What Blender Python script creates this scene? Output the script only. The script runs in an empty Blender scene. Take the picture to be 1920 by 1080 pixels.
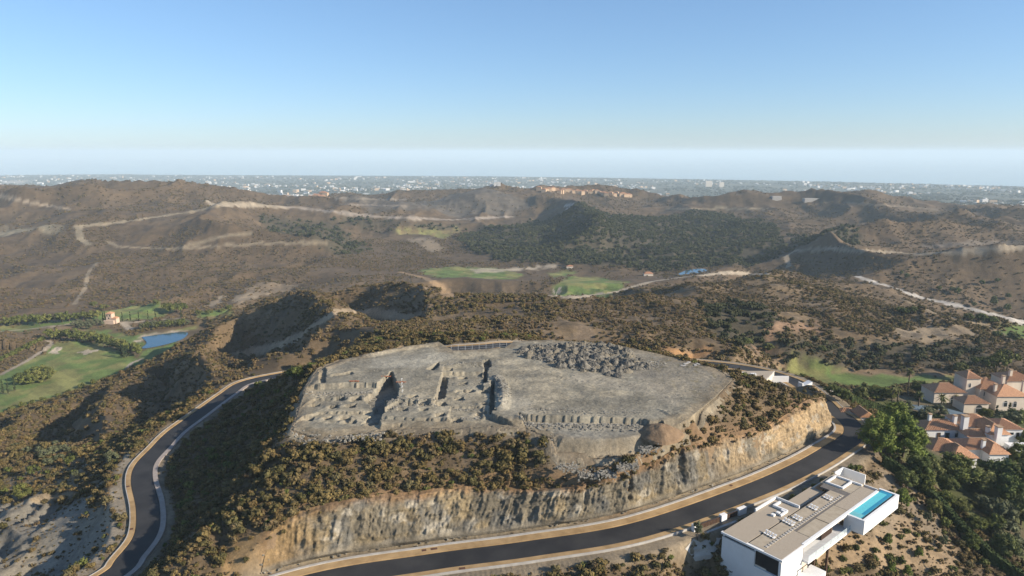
import bpy, bmesh, math, random, time
import numpy as np
from mathutils import Vector, Matrix
from mathutils.geometry import delaunay_2d_cdt

T0 = time.time()
random.seed(7)
RNG = np.random.default_rng(7)
scene = bpy.context.scene
COL = scene.collection

# ------------------------------------------------------------------ camera
CAMZ = 300.0                      # metres above the sea
PITCH = math.radians(11.26)
FPX = 1281.0                      # focal length in px of a 1920 px wide frame
cam_d = bpy.data.cameras.new('camera')
cam_d.sensor_width = 36.0
cam_d.lens = FPX / 1920.0 * 36.0
cam_d.clip_start = 1.0
cam_d.clip_end = 200000.0
cam = bpy.data.objects.new('camera', cam_d)
COL.objects.link(cam)
cam.location = (0, 0, CAMZ)
cam.rotation_euler = (math.pi / 2 - PITCH, 0, 0)
scene.camera = cam

# ------------------------------------------------------------------ sky, sun, exposure
SUN_EL = math.radians(24.5)
SUN_H = Vector((0.945, -0.327))   # horizontal direction towards the sun
world = bpy.data.worlds.new('World')
scene.world = world
world.use_nodes = True
wn = world.node_tree.nodes
wl = world.node_tree.links
bg = wn['Background']
sky = wn.new('ShaderNodeTexSky')
sky.sky_type = 'NISHITA'
sky.sun_disc = False
sky.sun_elevation = SUN_EL
sky.sun_rotation = math.atan2(SUN_H.x, SUN_H.y)
sky.altitude = 900
sky.air_density = 1.0
sky.dust_density = 0.7
sky.ozone_density = 7.5
gam = wn.new('ShaderNodeGamma'); gam.inputs[1].default_value = 0.75      # evens the whole sky, as thin high haze does
wl.new(sky.outputs[0], gam.inputs[0]); wl.new(gam.outputs[0], bg.inputs[0])
bg.inputs[1].default_value = 0.138
sun_d = bpy.data.lights.new('sun', 'SUN')
sun_d.energy = 5.0
sun_d.angle = math.radians(0.5)
sun_d.color = (1.0, 0.89, 0.74)
sun = bpy.data.objects.new('sun', sun_d)
COL.objects.link(sun)
sdir = Vector((SUN_H.x * math.cos(SUN_EL), SUN_H.y * math.cos(SUN_EL), math.sin(SUN_EL))).normalized()
sun.rotation_euler = sdir.to_track_quat('Z', 'Y').to_euler()
scene.view_settings.view_transform = 'Standard'
scene.view_settings.look = 'None'
scene.view_settings.exposure = 0.85
scene.view_settings.gamma = 1.0
scene.view_settings.use_curve_mapping = False
scene.render.engine = 'CYCLES'
scene.cycles.use_denoising = True
scene.cycles.max_bounces = 5
scene.cycles.diffuse_bounces = 2
scene.cycles.glossy_bounces = 2
scene.cycles.transmission_bounces = 3
scene.cycles.volume_bounces = 1
scene.cycles.transparent_max_bounces = 6

# ------------------------------------------------------------------ survey helpers: rays of the photograph
CP, SP = math.cos(PITCH), math.sin(PITCH)
def tanv(v):
    vy = (v - 540.0) / FPX
    return (SP + vy * CP) / (CP - vy * SP)
def atY(u, v, Y):
    vy = (v - 540.0) / FPX
    return (Y * ((u - 960.0) / FPX) / (CP - vy * SP), Y, CAMZ - Y * tanv(v))
def atH(u, v, H):
    return atY(u, v, H / tanv(v))

# ------------------------------------------------------------------ numpy noise
def _hash(ix, iy, seed):
    h = (ix.astype(np.int64) * 374761393 + iy.astype(np.int64) * 668265263 + seed * 1274126177) & 0xFFFFFFFF
    h = ((h ^ (h >> 13)) * 1274126177) & 0xFFFFFFFF
    return ((h ^ (h >> 16)) & 0xFFFF).astype(np.float32) / 65535.0
def vnoise(x, y, seed=0):
    x = np.asarray(x, dtype=np.float64); y = np.asarray(y, dtype=np.float64)
    ix = np.floor(x); iy = np.floor(y)
    fx = (x - ix).astype(np.float32); fy = (y - iy).astype(np.float32)
    fx = fx * fx * fx * (fx * (fx * 6 - 15) + 10); fy = fy * fy * fy * (fy * (fy * 6 - 15) + 10)
    ix = ix.astype(np.int64); iy = iy.astype(np.int64)
    a = _hash(ix, iy, seed); b = _hash(ix + 1, iy, seed)
    c = _hash(ix, iy + 1, seed); d = _hash(ix + 1, iy + 1, seed)
    return (a + (b - a) * fx) * (1 - fy) + (c + (d - c) * fx) * fy
def fbm(x, y, seed=0, octs=4, gain=0.5):
    s = 0.0; amp = 1.0; tot = 0.0
    for o in range(octs):
        s = s + amp * vnoise(x * 2 ** o + 17.3 * o, y * 2 ** o - 9.1 * o, seed + o)
        tot += amp; amp *= gain
    return s / tot
def ridged(x, y, seed=0, octs=4, gain=0.5):
    s = 0.0; amp = 1.0; tot = 0.0
    for o in range(octs):
        n = 1.0 - np.abs(2 * vnoise(x * 2 ** o + 31.7 * o, y * 2 ** o + 5.3 * o, seed + o) - 1)
        s = s + amp * n * n
        tot += amp; amp *= gain
    return s / tot
def sstep(a, b, x):
    t = np.clip((x - a) / (b - a), 0, 1)
    return t * t * (3 - 2 * t)

def densify(pts, step):
    out = []
    for a, b in zip(pts[:-1], pts[1:]):
        n = max(1, int(math.dist(a[:2], b[:2]) / step))
        for i in range(n):
            t = i / n
            out.append(tuple(a[k] + (b[k] - a[k]) * t for k in range(3)))
    out.append(tuple(pts[-1]))
    return out
def catmull(pts, n=8):
    P = [np.array(p, float) for p in pts]
    P = [2 * P[0] - P[1]] + P + [2 * P[-1] - P[-2]]
    out = []
    for i in range(1, len(P) - 2):
        for k in range(n):
            t = k / n
            out.append(0.5 * (2 * P[i] + (P[i + 1] - P[i - 1]) * t + (2 * P[i - 1] - 5 * P[i] + 4 * P[i + 1] - P[i + 2]) * t * t
                              + (3 * P[i] - P[i - 1] - 3 * P[i + 1] + P[i + 2]) * t ** 3))
    out.append(P[-2])
    return np.array(out)
def resample(P, step):
    P = np.asarray(P, float)
    d = np.r_[0, np.cumsum(np.linalg.norm(np.diff(P[:, :2], axis=0), axis=1))]
    n = max(2, int(d[-1] / step) + 1)
    t = np.linspace(0, d[-1], n)
    return np.stack([np.interp(t, d, P[:, k]) for k in range(P.shape[1])], 1)

# ------------------------------------------------------------------ the loop road (centre line)
road_pts = [(-88, 84, CAMZ - 83.5), (-66, 101, CAMZ - 82.2)]
for u, v, H in [(560, 1098, 81), (800, 1055, 80.5), (1000, 1028, 79.4), (1200, 993, 78.4), (1400, 924, 78.4), (1500, 880, 78.9), (1560, 846, 79.5), (1602, 815, 80),
                (1590, 789, 80), (1557, 767, 79.5), (1535, 747, 79)]:
    road_pts.append(atH(u, v, H))
road_pts += [(99, 232, CAMZ - 79.5), (86, 246, CAMZ - 79.5), (60, 252, CAMZ - 78.5), (34, 248, CAMZ - 75), (14, 236, CAMZ - 68)]
back = [atH(955, 646, 64.6), atH(900, 651, 64.3), atH(840, 655, 64.6)]
road_pts += back + [(back[2][0] - 9, back[2][1] + 0.5, CAMZ - 66)]
ROAD_R = resample(catmull(road_pts, 10), 1.0)
left_pts = [(-76, 268, CAMZ - 87), (-86, 262, CAMZ - 86.5)]
for u, v in [(465, 716), (424, 740), (369, 780), (328, 810), (299, 840), (272, 870), (266, 900), (277, 950), (274, 1000), (242, 1045), (208, 1080)]:
    left_pts.append(atH(u, v, 85))
left_pts += [(-90, 108, CAMZ - 84.6), (-92, 90, CAMZ - 84), (-88, 84, CAMZ - 83.5)]
ROAD_L = resample(catmull(left_pts, 10), 1.0)
ROADS = np.concatenate([ROAD_R, ROAD_L])

def offset(P, d):
    t = np.gradient(P[:, :2], axis=0)
    t /= np.linalg.norm(t, axis=1, keepdims=True) + 1e-9
    n = np.stack([-t[:, 1], t[:, 0]], 1)      # left of travel
    Q = P.copy(); Q[:, :2] += n * (d if np.isscalar(d) else np.asarray(d)[:, None])
    return Q

# ------------------------------------------------------------------ plateau rim, cut top, cut base
RIM_PX = [(548, 806, 64.4), (600, 824, 65), (660, 814, 64.6), (760, 802, 63.6), (860, 803, 63.6), (930, 799, 62.6), (985, 802, 62.8), (1035, 822, 63.6), (1043, 850, 66),
          (1120, 858, 66.4), (1190, 850, 66.2), (1236, 836, 65.6), (1252, 806, 62.8), (1292, 786, 61.8), (1345, 742, 61.6), (1374, 712, 61.6), (1340, 690, 61.6),
          (1230, 662, 61.6), (1150, 645, 61.6), (1030, 637, 61.6), (962, 640, 61.8), (945, 652, 61.6), (850, 657, 61.6), (822, 640, 60.8), (760, 650, 61.4), (700, 662, 61.4), (640, 674, 61.5), (596, 692, 61.8),
          (574, 722, 62.2), (560, 762, 63.4)]
DH = 0.9                          # the plot's level below the survey's first guess
def atP(u, v, H): return atH(u, v, H + DH)
RIM = np.array([atP(u, v, h) for u, v, h in RIM_PX])
CUT_TOP = [atY(u, v, Y) for u, v, Y in [(505, 1000, 124), (545, 965, 127.5), (600, 945, 130.5), (694, 927, 134), (778, 919, 137), (861, 910, 138.8), (944, 912, 139.4), (1028, 914, 139.2), (1100, 905, 139),
           (1155, 890, 140), (1228, 862, 146), (1267, 840, 150.4), (1333, 824, 157), (1400, 812, 164), (1440, 795, 170), (1480, 770, 178.5), (1508, 750, 186), (1530, 745, 193), (1538, 741, 202), (1520, 722, 214)]]
CUT_TOP = resample(catmull(CUT_TOP, 6), 1.0)
# cut base: follows the road's inner side
_rr = offset(ROAD_R, 7.3)
i0 = int(np.argmin(np.hypot(_rr[:, 0] + 50, _rr[:, 1] - 122)))
i1 = int(np.argmin(np.hypot(ROAD_R[:, 0] - 101, ROAD_R[:, 1] - 222)))
CUT_BASE = _rr[i0:i1].copy(); CUT_BASE[:, 2] += 0.15
# keep the base line short of self-crossing on the inside of the bend
keep = [0]
for i in range(1, len(CUT_BASE)):
    dd = np.min(np.hypot(ROAD_R[:, 0] - CUT_BASE[i, 0], ROAD_R[:, 1] - CUT_BASE[i, 1]))
    if dd > 7.15: keep.append(i)
CUT_BASE = resample(CUT_BASE[keep], 1.0)

# ------------------------------------------------------------------ terrain survey points
S = []
def sy(*a):
    for u, v, Y in a: S.append(atY(u, v, Y))
def sh(*a):
    for u, v, H in a: S.append(atH(u, v, H))
def sx(*a):
    for x, y, H in a: S.append((x, y, CAMZ - H))
for P in (ROAD_R, ROAD_L):
    for d in (-6.8, -3, 3, 6.8):
        Q = offset(P, d)[::4]
        S += [tuple(q) for q in Q]
S += [tuple(q) for q in CUT_BASE[::3]] + [tuple(q) for q in CUT_TOP[::3]]
S += densify([tuple(p) for p in RIM] + [tuple(RIM[0])], 3.0)
sx((-20, 175, 62), (10, 175, 62), (40, 180, 62), (0, 200, 62), (-40, 185, 63))
# between left road and plateau (steep shaded flank)
sx((-79, 150, 83.2), (-80, 165, 82.6), (-80, 180, 82.4), (-82, 200, 82.3), (-84, 220, 82.5), (-70, 152, 79.5), (-71, 165, 79), (-71, 178, 78.2), (-85, 226, 82.5), (-62, 128, 76), (-72, 116, 82.5), (-62, 114, 81), (-74, 136, 83), (-67, 140, 79.5))
sh((1402, 728, 64.4), (1374, 752, 64.6), (1328, 790, 65.2), (1432, 745, 66.4), (1395, 706, 64.0), (1300, 805, 67))
sh((508, 714, 72.5), (530, 705, 69), (550, 699, 66.5), (565, 695, 65), (545, 715, 68.5), (535, 740, 71.5))
# left of the left road: dirt shoulder, track, eroded ground
sh((120, 1075, 95), (60, 1000, 95), (0, 1070, 97), (0, 960, 98), (150, 960, 90), (100, 905, 95), (0, 905, 99), (190, 900, 89), (60, 860, 101), (140, 850, 98), (220, 830, 93), (0, 840, 108))
# spur above the golf valley
sh((0, 795, 126), (100, 770, 120), (60, 815, 113), (160, 790, 107), (230, 760, 106), (280, 770, 99), (330, 740, 98), (300, 720, 107), (200, 728, 119), (380, 700, 93), (330, 690, 108),
   (250, 705, 117), (400, 665, 97), (360, 655, 110), (430, 690, 88), (460, 650, 86), (440, 630, 96), (520, 635, 80), (560, 620, 80), (400, 630, 112))
# ridge behind with the dirt track
sy((560, 660, 258), (620, 640, 262), (640, 610, 300), (640, 585, 330), (600, 590, 325), (700, 590, 330), (780, 592, 335), (500, 610, 355), (460, 600, 410), (560, 549, 425), (640, 526, 435), (720, 516, 440), (790, 540, 425), (600, 570, 380),
   (700, 560, 380), (750, 575, 360), (560, 575, 385), (500, 575, 420))
sy((700, 640, 245), (760, 628, 252), (900, 627, 238), (960, 622, 250), (840, 630, 236), (1050, 625, 245), (1150, 630, 242), (900, 600, 300), (850, 570, 380), (1000, 600, 300), (1000, 556, 450), (1100, 600, 310), (1200, 610, 300),
   (1100, 570, 390), (1200, 540, 480), (1290, 530, 500), (1250, 570, 400), (1300, 600, 340), (1370, 546, 490), (1450, 557, 480), (1350, 570, 430), (1130, 552, 450), (1050, 549, 455), (900, 560, 410), (930, 556, 440))
sy((1300, 640, 285), (1240, 645, 252), (1380, 660, 275), (1330, 672, 255), (1400, 640, 320), (1330, 610, 350), (1330, 580, 400), (1440, 590, 400), (1450, 625, 345), (1500, 605, 400), (1560, 582, 470), (1640, 600, 455), (1720, 612, 440),
   (1480, 650, 335), (1520, 628, 375), (1600, 626, 385), (1700, 630, 380), (1780, 622, 400), (1850, 640, 385), (1600, 655, 360), (1700, 660, 360), (1820, 662, 355), (1920, 650, 370), (1740, 600, 470), (1860, 618, 430))
# fairway at the right
sh((1480, 705, 109), (1480, 722, 107), (1600, 700, 110), (1600, 728, 107), (1700, 702, 110), (1700, 718, 107), (1820, 690, 110), (1920, 690, 110), (1430, 690, 108), (1540, 715, 108))
sx((72, 262, 88), (100, 262, 92), (40, 262, 80), (120, 250, 92), (0, 262, 76))
# villas' gardens at the right
sh((1660, 760, 93), (1760, 775, 94), (1830, 745, 95), (1920, 760, 96), (1640, 790, 86), (1700, 820, 90), (1800, 850, 92), (1920, 860, 93), (1760, 910, 92), (1860, 920, 94), (1920, 970, 97), (1640, 740, 94))
sx((115, 215, 84.5), (112, 195, 83), (118, 180, 86))
# below the villa
sh((1620, 880, 82), (1680, 940, 86), (1640, 985, 86), (1720, 1000, 90), (1780, 960, 91), (1560, 1040, 87), (1640, 1075, 90), (1780, 1075, 95), (1880, 1060, 98), (1920, 1120, 101), (1480, 1110, 88), (1300, 1060, 85), (1200, 1045, 83),
   (1000, 1075, 85), (1100, 1080, 86), (1350, 1120, 88), (1000, 1150, 90), (1300, 1150, 90), (800, 1130, 86), (1700, 1160, 98))
sx((30, 121.5, 81.5), (41, 131, 80.6), (58, 146, 80.8), (75, 163, 80.8), (84, 160, 82), (70, 145, 83), (52, 128, 83.4), (44, 118, 85), (0, 60, 100), (60, 60, 103), (-60, 60, 96), (120, 60, 112), (-120, 60, 105), (0, 30, 104), (90, 90, 100), (130, 110, 106), (-130, 100, 100), (-30, 100, 85), (-50, 104, 83))
# golf valley at the left
sh((0, 745, 141), (60, 700, 141), (120, 680, 141), (200, 660, 141), (240, 645, 142), (260, 668, 141), (150, 640, 142), (60, 635, 142), (0, 655, 139), (60, 620, 141), (0, 600, 141), (120, 600, 141), (200, 600, 141), (270, 615, 142), (330, 628, 142.5), (290, 640, 142.5), (350, 612, 142),
   (300, 580, 141), (380, 585, 141), (230, 588, 141), (450, 565, 142), (300, 600, 142), (0, 690, 139), (170, 700, 140), (100, 735, 139))
sy((20, 660, 470), (330, 648, 470), (400, 610, 520))
# left hills
sh((0, 572, 140), (100, 575, 140), (230, 566, 140), (370, 556, 140), (480, 545, 142))
sy((0, 520, 760), (60, 500, 780), (30, 535, 720), (100, 460, 900), (180, 480, 830), (120, 530, 730), (200, 530, 740), (300, 530, 740), (300, 470, 850), (250, 500, 800), (400, 520, 770), (430, 470, 900), (430, 430, 1050), (520, 470, 930),
   (550, 455, 1000), (500, 520, 760), (600, 480, 940), (640, 500, 880), (580, 520, 760), (0, 470, 900), (0, 435, 1010), (70, 432, 1010), (150, 428, 1000), (220, 412, 1080), (300, 410, 1090), (380, 392, 1200), (100, 400, 1120), (0, 395, 1150),
   (250, 385, 1230), (150, 380, 1240), (0, 352, 1400), (60, 345, 1430), (100, 340, 1450), (200, 339, 1450), (260, 345, 1450), (300, 352, 1440), (350, 363, 1420), (390, 378, 1380), (430, 362, 1500), (480, 374, 1500), (530, 389, 1450), (450, 400, 1250),
   (500, 410, 1200), (560, 420, 1180), (480, 440, 1060), (350, 440, 980), (380, 460, 900))
# centre: golf floor, woods, quarry hill
sh((800, 500, 151), (880, 520, 150), (900, 500, 151), (1000, 505, 151), (1100, 530, 149), (1050, 520, 150), (1210, 518, 150), (1290, 518, 150), (1150, 520, 150), (750, 495, 150), (680, 505, 149), (1240, 500, 150), (700, 470, 150), (780, 447, 149), (850, 470, 150), (930, 490, 150))
sy((840, 440, 1180), (620, 440, 1150), (680, 430, 1200), (660, 455, 1050), (900, 430, 1170), (950, 450, 1080), (1000, 412, 1330), (960, 470, 1000), (1050, 460, 1030), (1100, 420, 1220), (1150, 402, 1400), (1120, 470, 980), (1220, 425, 1130), (1180, 470, 960),
   (1240, 470, 960), (1300, 402, 1380), (1290, 450, 1030), (1350, 430, 1120), (1300, 490, 890), (540, 389, 1450), (620, 397, 1380), (700, 406, 1340), (850, 411, 1320), (960, 406, 1350), (580, 400, 1330), (750, 418, 1280), (850, 420, 1260),
   (620, 376, 1700), (700, 358, 1900), (790, 352, 1950), (900, 346, 2000), (1000, 350, 2000), (1060, 352, 1950), (1160, 361, 1900), (1230, 377, 1850), (700, 385, 1520), (850, 385, 1550), (1000, 385, 1560), (1100, 390, 1550), (1200, 395, 1500), (900, 362, 1800), (1080, 368, 1780),
   (1280, 386, 1800))
# right hills
sy((1310, 382, 1720), (1350, 373, 1700), (1420, 368, 1650), (1500, 374, 1620), (1580, 362, 1600), (1650, 361, 1600), (1700, 368, 1570), (1740, 380, 1540), (1790, 396, 1500), (1850, 398, 1500), (1920, 402, 1480), (1400, 395, 1380), (1480, 400, 1300), (1550, 395, 1350),
   (1640, 395, 1320), (1700, 410, 1250), (1800, 415, 1250), (1920, 425, 1150), (1400, 420, 1180), (1420, 450, 1000), (1500, 430, 1080), (1500, 470, 880), (1580, 440, 1010), (1650, 430, 1050), (1700, 420, 1080), (1760, 432, 1000), (1850, 440, 960), (1920, 445, 930), (1920, 472, 800),
   (1800, 465, 850), (1700, 470, 850), (1620, 475, 850), (1560, 490, 800), (1850, 500, 710), (1750, 520, 690), (1620, 520, 700), (1700, 545, 640), (1800, 570, 595), (1900, 598, 560), (1920, 560, 610), (1920, 520, 680), (1500, 520, 720), (1400, 520, 750), (1450, 500, 800), (1350, 510, 800),
   (1620, 555, 620), (1700, 575, 570), (1560, 530, 680), (1450, 540, 640))
sh((1370, 480, 145), (1330, 500, 149))
# coastal plain
for u in range(-500, 2500, 200):
    k = (u - 960) / 1000.0
    coast = 8200 - 2600 * max(0, k) + 900 * max(0, -k)
    for Y, H in [(2500, 212), (3000, 225), (4000, 250), (5200, 268), (6500, 280)]:
        if Y < coast: sx((Y * (u - 960) / FPX, Y, H))
    sx((coast * (u - 960) / FPX, coast, 293), (coast * 1.06 * (u - 960) / FPX, coast * 1.06, 303), (13000 * (u - 960) / FPX, 13000, 310))
sy((540, 384, 2300), (300, 368, 2300), (0, 362, 2300), (-300, 362, 2300), (1300, 388, 2250), (1850, 398, 2200), (2300, 400, 2200), (1600, 385, 2200), (900, 372, 2500))
# margins outside the frame
for (u, v, Y) in [(-350, 572, 620), (-350, 520, 760), (-350, 435, 1000), (-350, 370, 1400), (-350, 345, 1450), (-300, 650, 450), (-300, 760, 350), (-250, 900, 220), (2270, 402, 1480), (2270, 430, 1100), (2270, 470, 800), (2270, 540, 620), (2270, 640, 380), (2270, 700, 320), (2270, 800, 230), (2270, 950, 170), (2200, 1120, 150)]:
    sy((u, v, Y))
S = np.array(S)

# ------------------------------------------------------------------ polar height grid
A0, A1, NA = math.radians(-47), math.radians(47), 1000
lr = [math.log(55.0)]
while lr[-1] < math.log(10800):
    r_ = math.exp(lr[-1])
    lr.append(lr[-1] + (0.0048 if r_ < 900 else 0.0058 if r_ < 2400 else 0.012))
LR = np.array(lr); NR = len(LR)
AA = np.linspace(A0, A1, NA)
GR = np.exp(LR)[:, None] * np.ones((1, NA)); GA = np.ones((NR, 1)) * AA[None, :]
GX = GR * np.sin(GA); GY = GR * np.cos(GA)

_, idx = np.unique(np.round(S[:, :2], 2), axis=0, return_index=True)
S = S[np.sort(idx)]
vo, eo, fo, ov, oe, of = delaunay_2d_cdt([Vector(p[:2]) for p in S], [], [], 0, 1e-4)
zo = np.array([S[o[0], 2] if len(o) else np.nan for o in ov])
Vxy = np.array([tuple(v) for v in vo])
GZ = np.full((NR, NA), np.nan)
for f in fo:
    if len(f) != 3: continue
    P = Vxy[list(f)]; z = zo[list(f)]
    if np.isnan(z).any(): continue
    a = np.arctan2(P[:, 0], P[:, 1]); r = np.hypot(P[:, 0], P[:, 1])
    # radial bounds: nearest distance may lie on an edge
    rmin = r.min()
    for i in range(3):
        p, q = P[i], P[(i + 1) % 3]
        d = q - p; t = np.clip(-(p @ d) / (d @ d + 1e-12), 0, 1)
        rmin = min(rmin, np.hypot(*(p + t * d)))
    ia0 = max(0, int((a.min() - A0) / (A1 - A0) * (NA - 1)) - 1); ia1 = min(NA, int((a.max() - A0) / (A1 - A0) * (NA - 1)) + 3)
    ir0 = max(0, np.searchsorted(LR, math.log(max(rmin, 1))) - 2); ir1 = min(NR, np.searchsorted(LR, math.log(r.max())) + 2)
    if ia1 <= ia0 or ir1 <= ir0: continue
    X = GX[ir0:ir1, ia0:ia1]; Y = GY[ir0:ir1, ia0:ia1]
    (x1, y1), (x2, y2), (x3, y3) = P
    den = (y2 - y3) * (x1 - x3) + (x3 - x2) * (y1 - y3)
    if abs(den) < 1e-9: continue
    l1 = ((y2 - y3) * (X - x3) + (x3 - x2) * (Y - y3)) / den
    l2 = ((y3 - y1) * (X - x3) + (x1 - x3) * (Y - y3)) / den
    l3 = 1 - l1 - l2
    m = (l1 >= -1e-6) & (l2 >= -1e-6) & (l3 >= -1e-6)
    GZ[ir0:ir1, ia0:ia1][m] = (l1 * z[0] + l2 * z[1] + l3 * z[2])[m]
for i in range(NR):                       # fill outside the hull sideways
    row = GZ[i]; ok = ~np.isnan(row)
    if ok.any(): GZ[i] = np.interp(np.arange(NA), np.nonzero(ok)[0], row[ok])
for i in range(1, NR):
    if np.isnan(GZ[i]).any(): GZ[i] = GZ[i - 1]
for i in range(NR - 2, -1, -1):
    if np.isnan(GZ[i]).any(): GZ[i] = GZ[i + 1]

def blur(Z, n):
    for _ in range(n):
        Zp = np.pad(Z, 1, mode='edge')
        Z = (Zp[:-2, 1:-1] + Zp[2:, 1:-1] + Zp[1:-1, :-2] + Zp[1:-1, 2:] + 2 * Z) / 6
    return Z
def dist_to(P, X, Y, reach):
    """distance field to a polyline's sample points and the z of the nearest sample, inside reach"""
    D = np.full(X.shape, 1e9); Zn = np.zeros(X.shape)
    a = np.arctan2(P[:, 0], P[:, 1]); r = np.hypot(P[:, 0], P[:, 1])
    for k in range(len(P)):
        da = reach / r[k]
        i0 = max(0, int((a[k] - da - A0) / (A1 - A0) * (NA - 1))); i1 = min(NA, int((a[k] + da - A0) / (A1 - A0) * (NA - 1)) + 2)
        j0 = np.searchsorted(LR, math.log(max(r[k] - reach, 1))); j1 = np.searchsorted(LR, math.log(r[k] + reach)) + 1
        if i1 <= i0 or j1 <= j0: continue
        d = np.hypot(X[j0:j1, i0:i1] - P[k, 0], Y[j0:j1, i0:i1] - P[k, 1])
        m = d < D[j0:j1, i0:i1]
        D[j0:j1, i0:i1][m] = d[m]; Zn[j0:j1, i0:i1][m] = P[k, 2]
    return D, Zn
def inpoly(poly, X, Y):
    poly = np.asarray(poly, float)
    out = np.zeros(X.shape, bool)
    m = (X >= poly[:, 0].min()) & (X <= poly[:, 0].max()) & (Y >= poly[:, 1].min()) & (Y <= poly[:, 1].max())
    x = X[m]; y = Y[m]; c = np.zeros(x.shape, bool)
    n = len(poly)
    for i in range(n):
        x1, y1 = poly[i, :2]; x2, y2 = poly[(i + 1) % n, :2]
        if y1 == y2: continue
        k = ((y1 > y) != (y2 > y)) & (x < (x2 - x1) * (y - y1) / (y2 - y1) + x1)
        c ^= k
    out[m] = c
    return out

far = sstep(230, 420, GR)
B1 = blur(GZ, 3); B2 = blur(B1, 30); B3 = blur(B2, 60)
GZ = B1 * (1 - far) + (B2 * 0.6 + B3 * 0.4) * far
DR, ZR = dist_to(ROADS, GX, GY, 26)
plat = inpoly(RIM, GX, GY)
# natural relief
flat = np.clip(1 - sstep(14, 30, np.where(DR > 1e8, 99, DR)), 0, 1)
valley = sstep(143.5, 138, CAMZ - GZ)
hillm = np.clip((1 - flat), 0, 1) * (~plat)
inplain = sstep(2200, 2700, GR)
w1 = fbm(GX / 90, GY / 90, 3, 2) * 40
rel = (ridged((GX + w1) / 290, (GY + w1) / 290, 11, 5, 0.34) - 0.52) * 58
rel2 = (ridged((GX + w1 * .4) / 62, (GY - w1 * .4) / 62, 23, 4, 0.55) - 0.45) * 6.5
fine = (fbm(GX / 9, GY / 9, 41, 3) - 0.5) * 1.1
midm = sstep(330, 560, GR) * (1 - inplain)
GZ = GZ + hillm * (midm * valley * rel + sstep(240, 330, GR) * (0.25 + 0.75 * valley) * rel2 * (1 - inplain) + fine * (0.5 + 0.5 * valley))
GZ = GZ + inplain * (fbm(GX / 500, GY / 500, 71, 3) - 0.5) * 26 * sstep(0.0, 30.0, GZ)
# gullies on the spur that drops to the golf valley
SPUR = np.array([atH(u, v, h) for u, v, h in [(-200, 850, 120), (-200, 790, 130), (0, 795, 126), (100, 768, 121), (250, 705, 117), (330, 688, 108), (360, 655, 110), (430, 640, 92), (470, 690, 86), (400, 735, 88), (330, 775, 92), (220, 815, 96), (60, 840, 106), (0, 838, 108)]])
spm = blur(inpoly(SPUR, GX, GY).astype(float), 14)
gw = GX * 0.88 + GY * 0.47 + 14 * (fbm(GX / 45, GY / 45, 5, 3) - 0.5)
def saw(p, lam, up=0.45):
    t = (p / lam) % 1.0
    return np.where(t < up, t / up, (1 - t) / (1 - up))
GZ = GZ + spm * hillm * (saw(gw, 40.0) - 0.75) * 12
# parallel ridges and gullies running up from the golf valley past the dirt track
RID2 = np.array([atH(265, 692, 117)[:2], atH(330, 690, 107)[:2], atH(400, 705, 92)[:2], atH(440, 672, 86)[:2], atY(560, 640, 285)[:2], atY(640, 586, 328)[:2], atY(700, 592, 325)[:2], atY(790, 594, 330)[:2], atY(800, 545, 425)[:2], atY(720, 514, 445)[:2], atY(640, 524, 440)[:2], atY(560, 547, 432)[:2], atY(450, 600, 425)[:2], atH(390, 645, 105)[:2]])
r2m = blur(inpoly(RID2, GX, GY).astype(float), 12)
gw2 = GX * 0.88 + GY * 0.47 + 12 + 18 * (fbm(GX / 55, GY / 55, 15, 3) - 0.5)
GZ = GZ + r2m * ((saw(gw2, 62.0) - 0.9) * 23 + (ridged(GX / 22 - GY / 60, GY / 40, 16, 3) - .5) * 3)
# eroded rock at the lower left
ERO = np.array([atH(u, v, h) for u, v, h in [(-150, 1120, 98), (-150, 940, 99), (0, 935, 98), (80, 925, 96), (160, 945, 91), (200, 960, 88.5), (190, 1010, 89), (150, 1080, 90), (120, 1130, 91)]])
erm = blur(inpoly(ERO, GX, GY).astype(float), 8)
ew = (GX * 0.80 - GY * 0.55) + 7 * (fbm(GX / 12, GY / 12, 25, 3) - 0.5)
ero = ridged(ew / 11.0, (GX * 0.55 + GY * 0.8) / 38.0, 35, 4, 0.55) - 0.5
GZ = GZ + erm * hillm * ero * 10
# small gullies on the shaded flank
FLK = np.array([(-92, 118), (-86, 150), (-88, 200), (-92, 245), (-62, 228), (-62, 200), (-62, 170), (-62, 140), (-58, 118)])
flm = blur(inpoly(FLK, GX, GY).astype(float), 6)
GZ = GZ + flm * hillm * (ridged(GY / 14 + GX / 60, GX / 40, 45, 4) - 0.5) * 4

# keep the spur below the sight of the pond and the near fairway: its crest lies along this line
uu_ = 960 + FPX * GX / (GY * CP + (CAMZ - GZ) * SP)
vlim = np.interp(uu_, [-200, 0, 80, 150, 200, 265, 300, 330, 380, 420, 460], [800, 780, 757, 735, 714, 688, 668, 652, 624, 606, 590])
cap = CAMZ - GY * ((SP + (vlim - 540) / FPX * CP) / (CP - (vlim - 540) / FPX * SP))
capm = (uu_ < 455) & (GY > 225) & (GY < 480) & (GX < -100)
GZ = np.where(capm, np.minimum(GZ, np.maximum(cap, CAMZ - 141.5)), GZ)
PONDA = np.array([atH(u, v, 142) for u, v in [(236, 668), (250, 630), (270, 620), (310, 614), (385, 606), (385, 622), (345, 645), (300, 665), (262, 680)]])
pm_ = blur(inpoly(PONDA, GX, GY).astype(float), 5)
GZ = GZ * (1 - pm_) + (CAMZ - 142.2) * pm_
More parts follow.
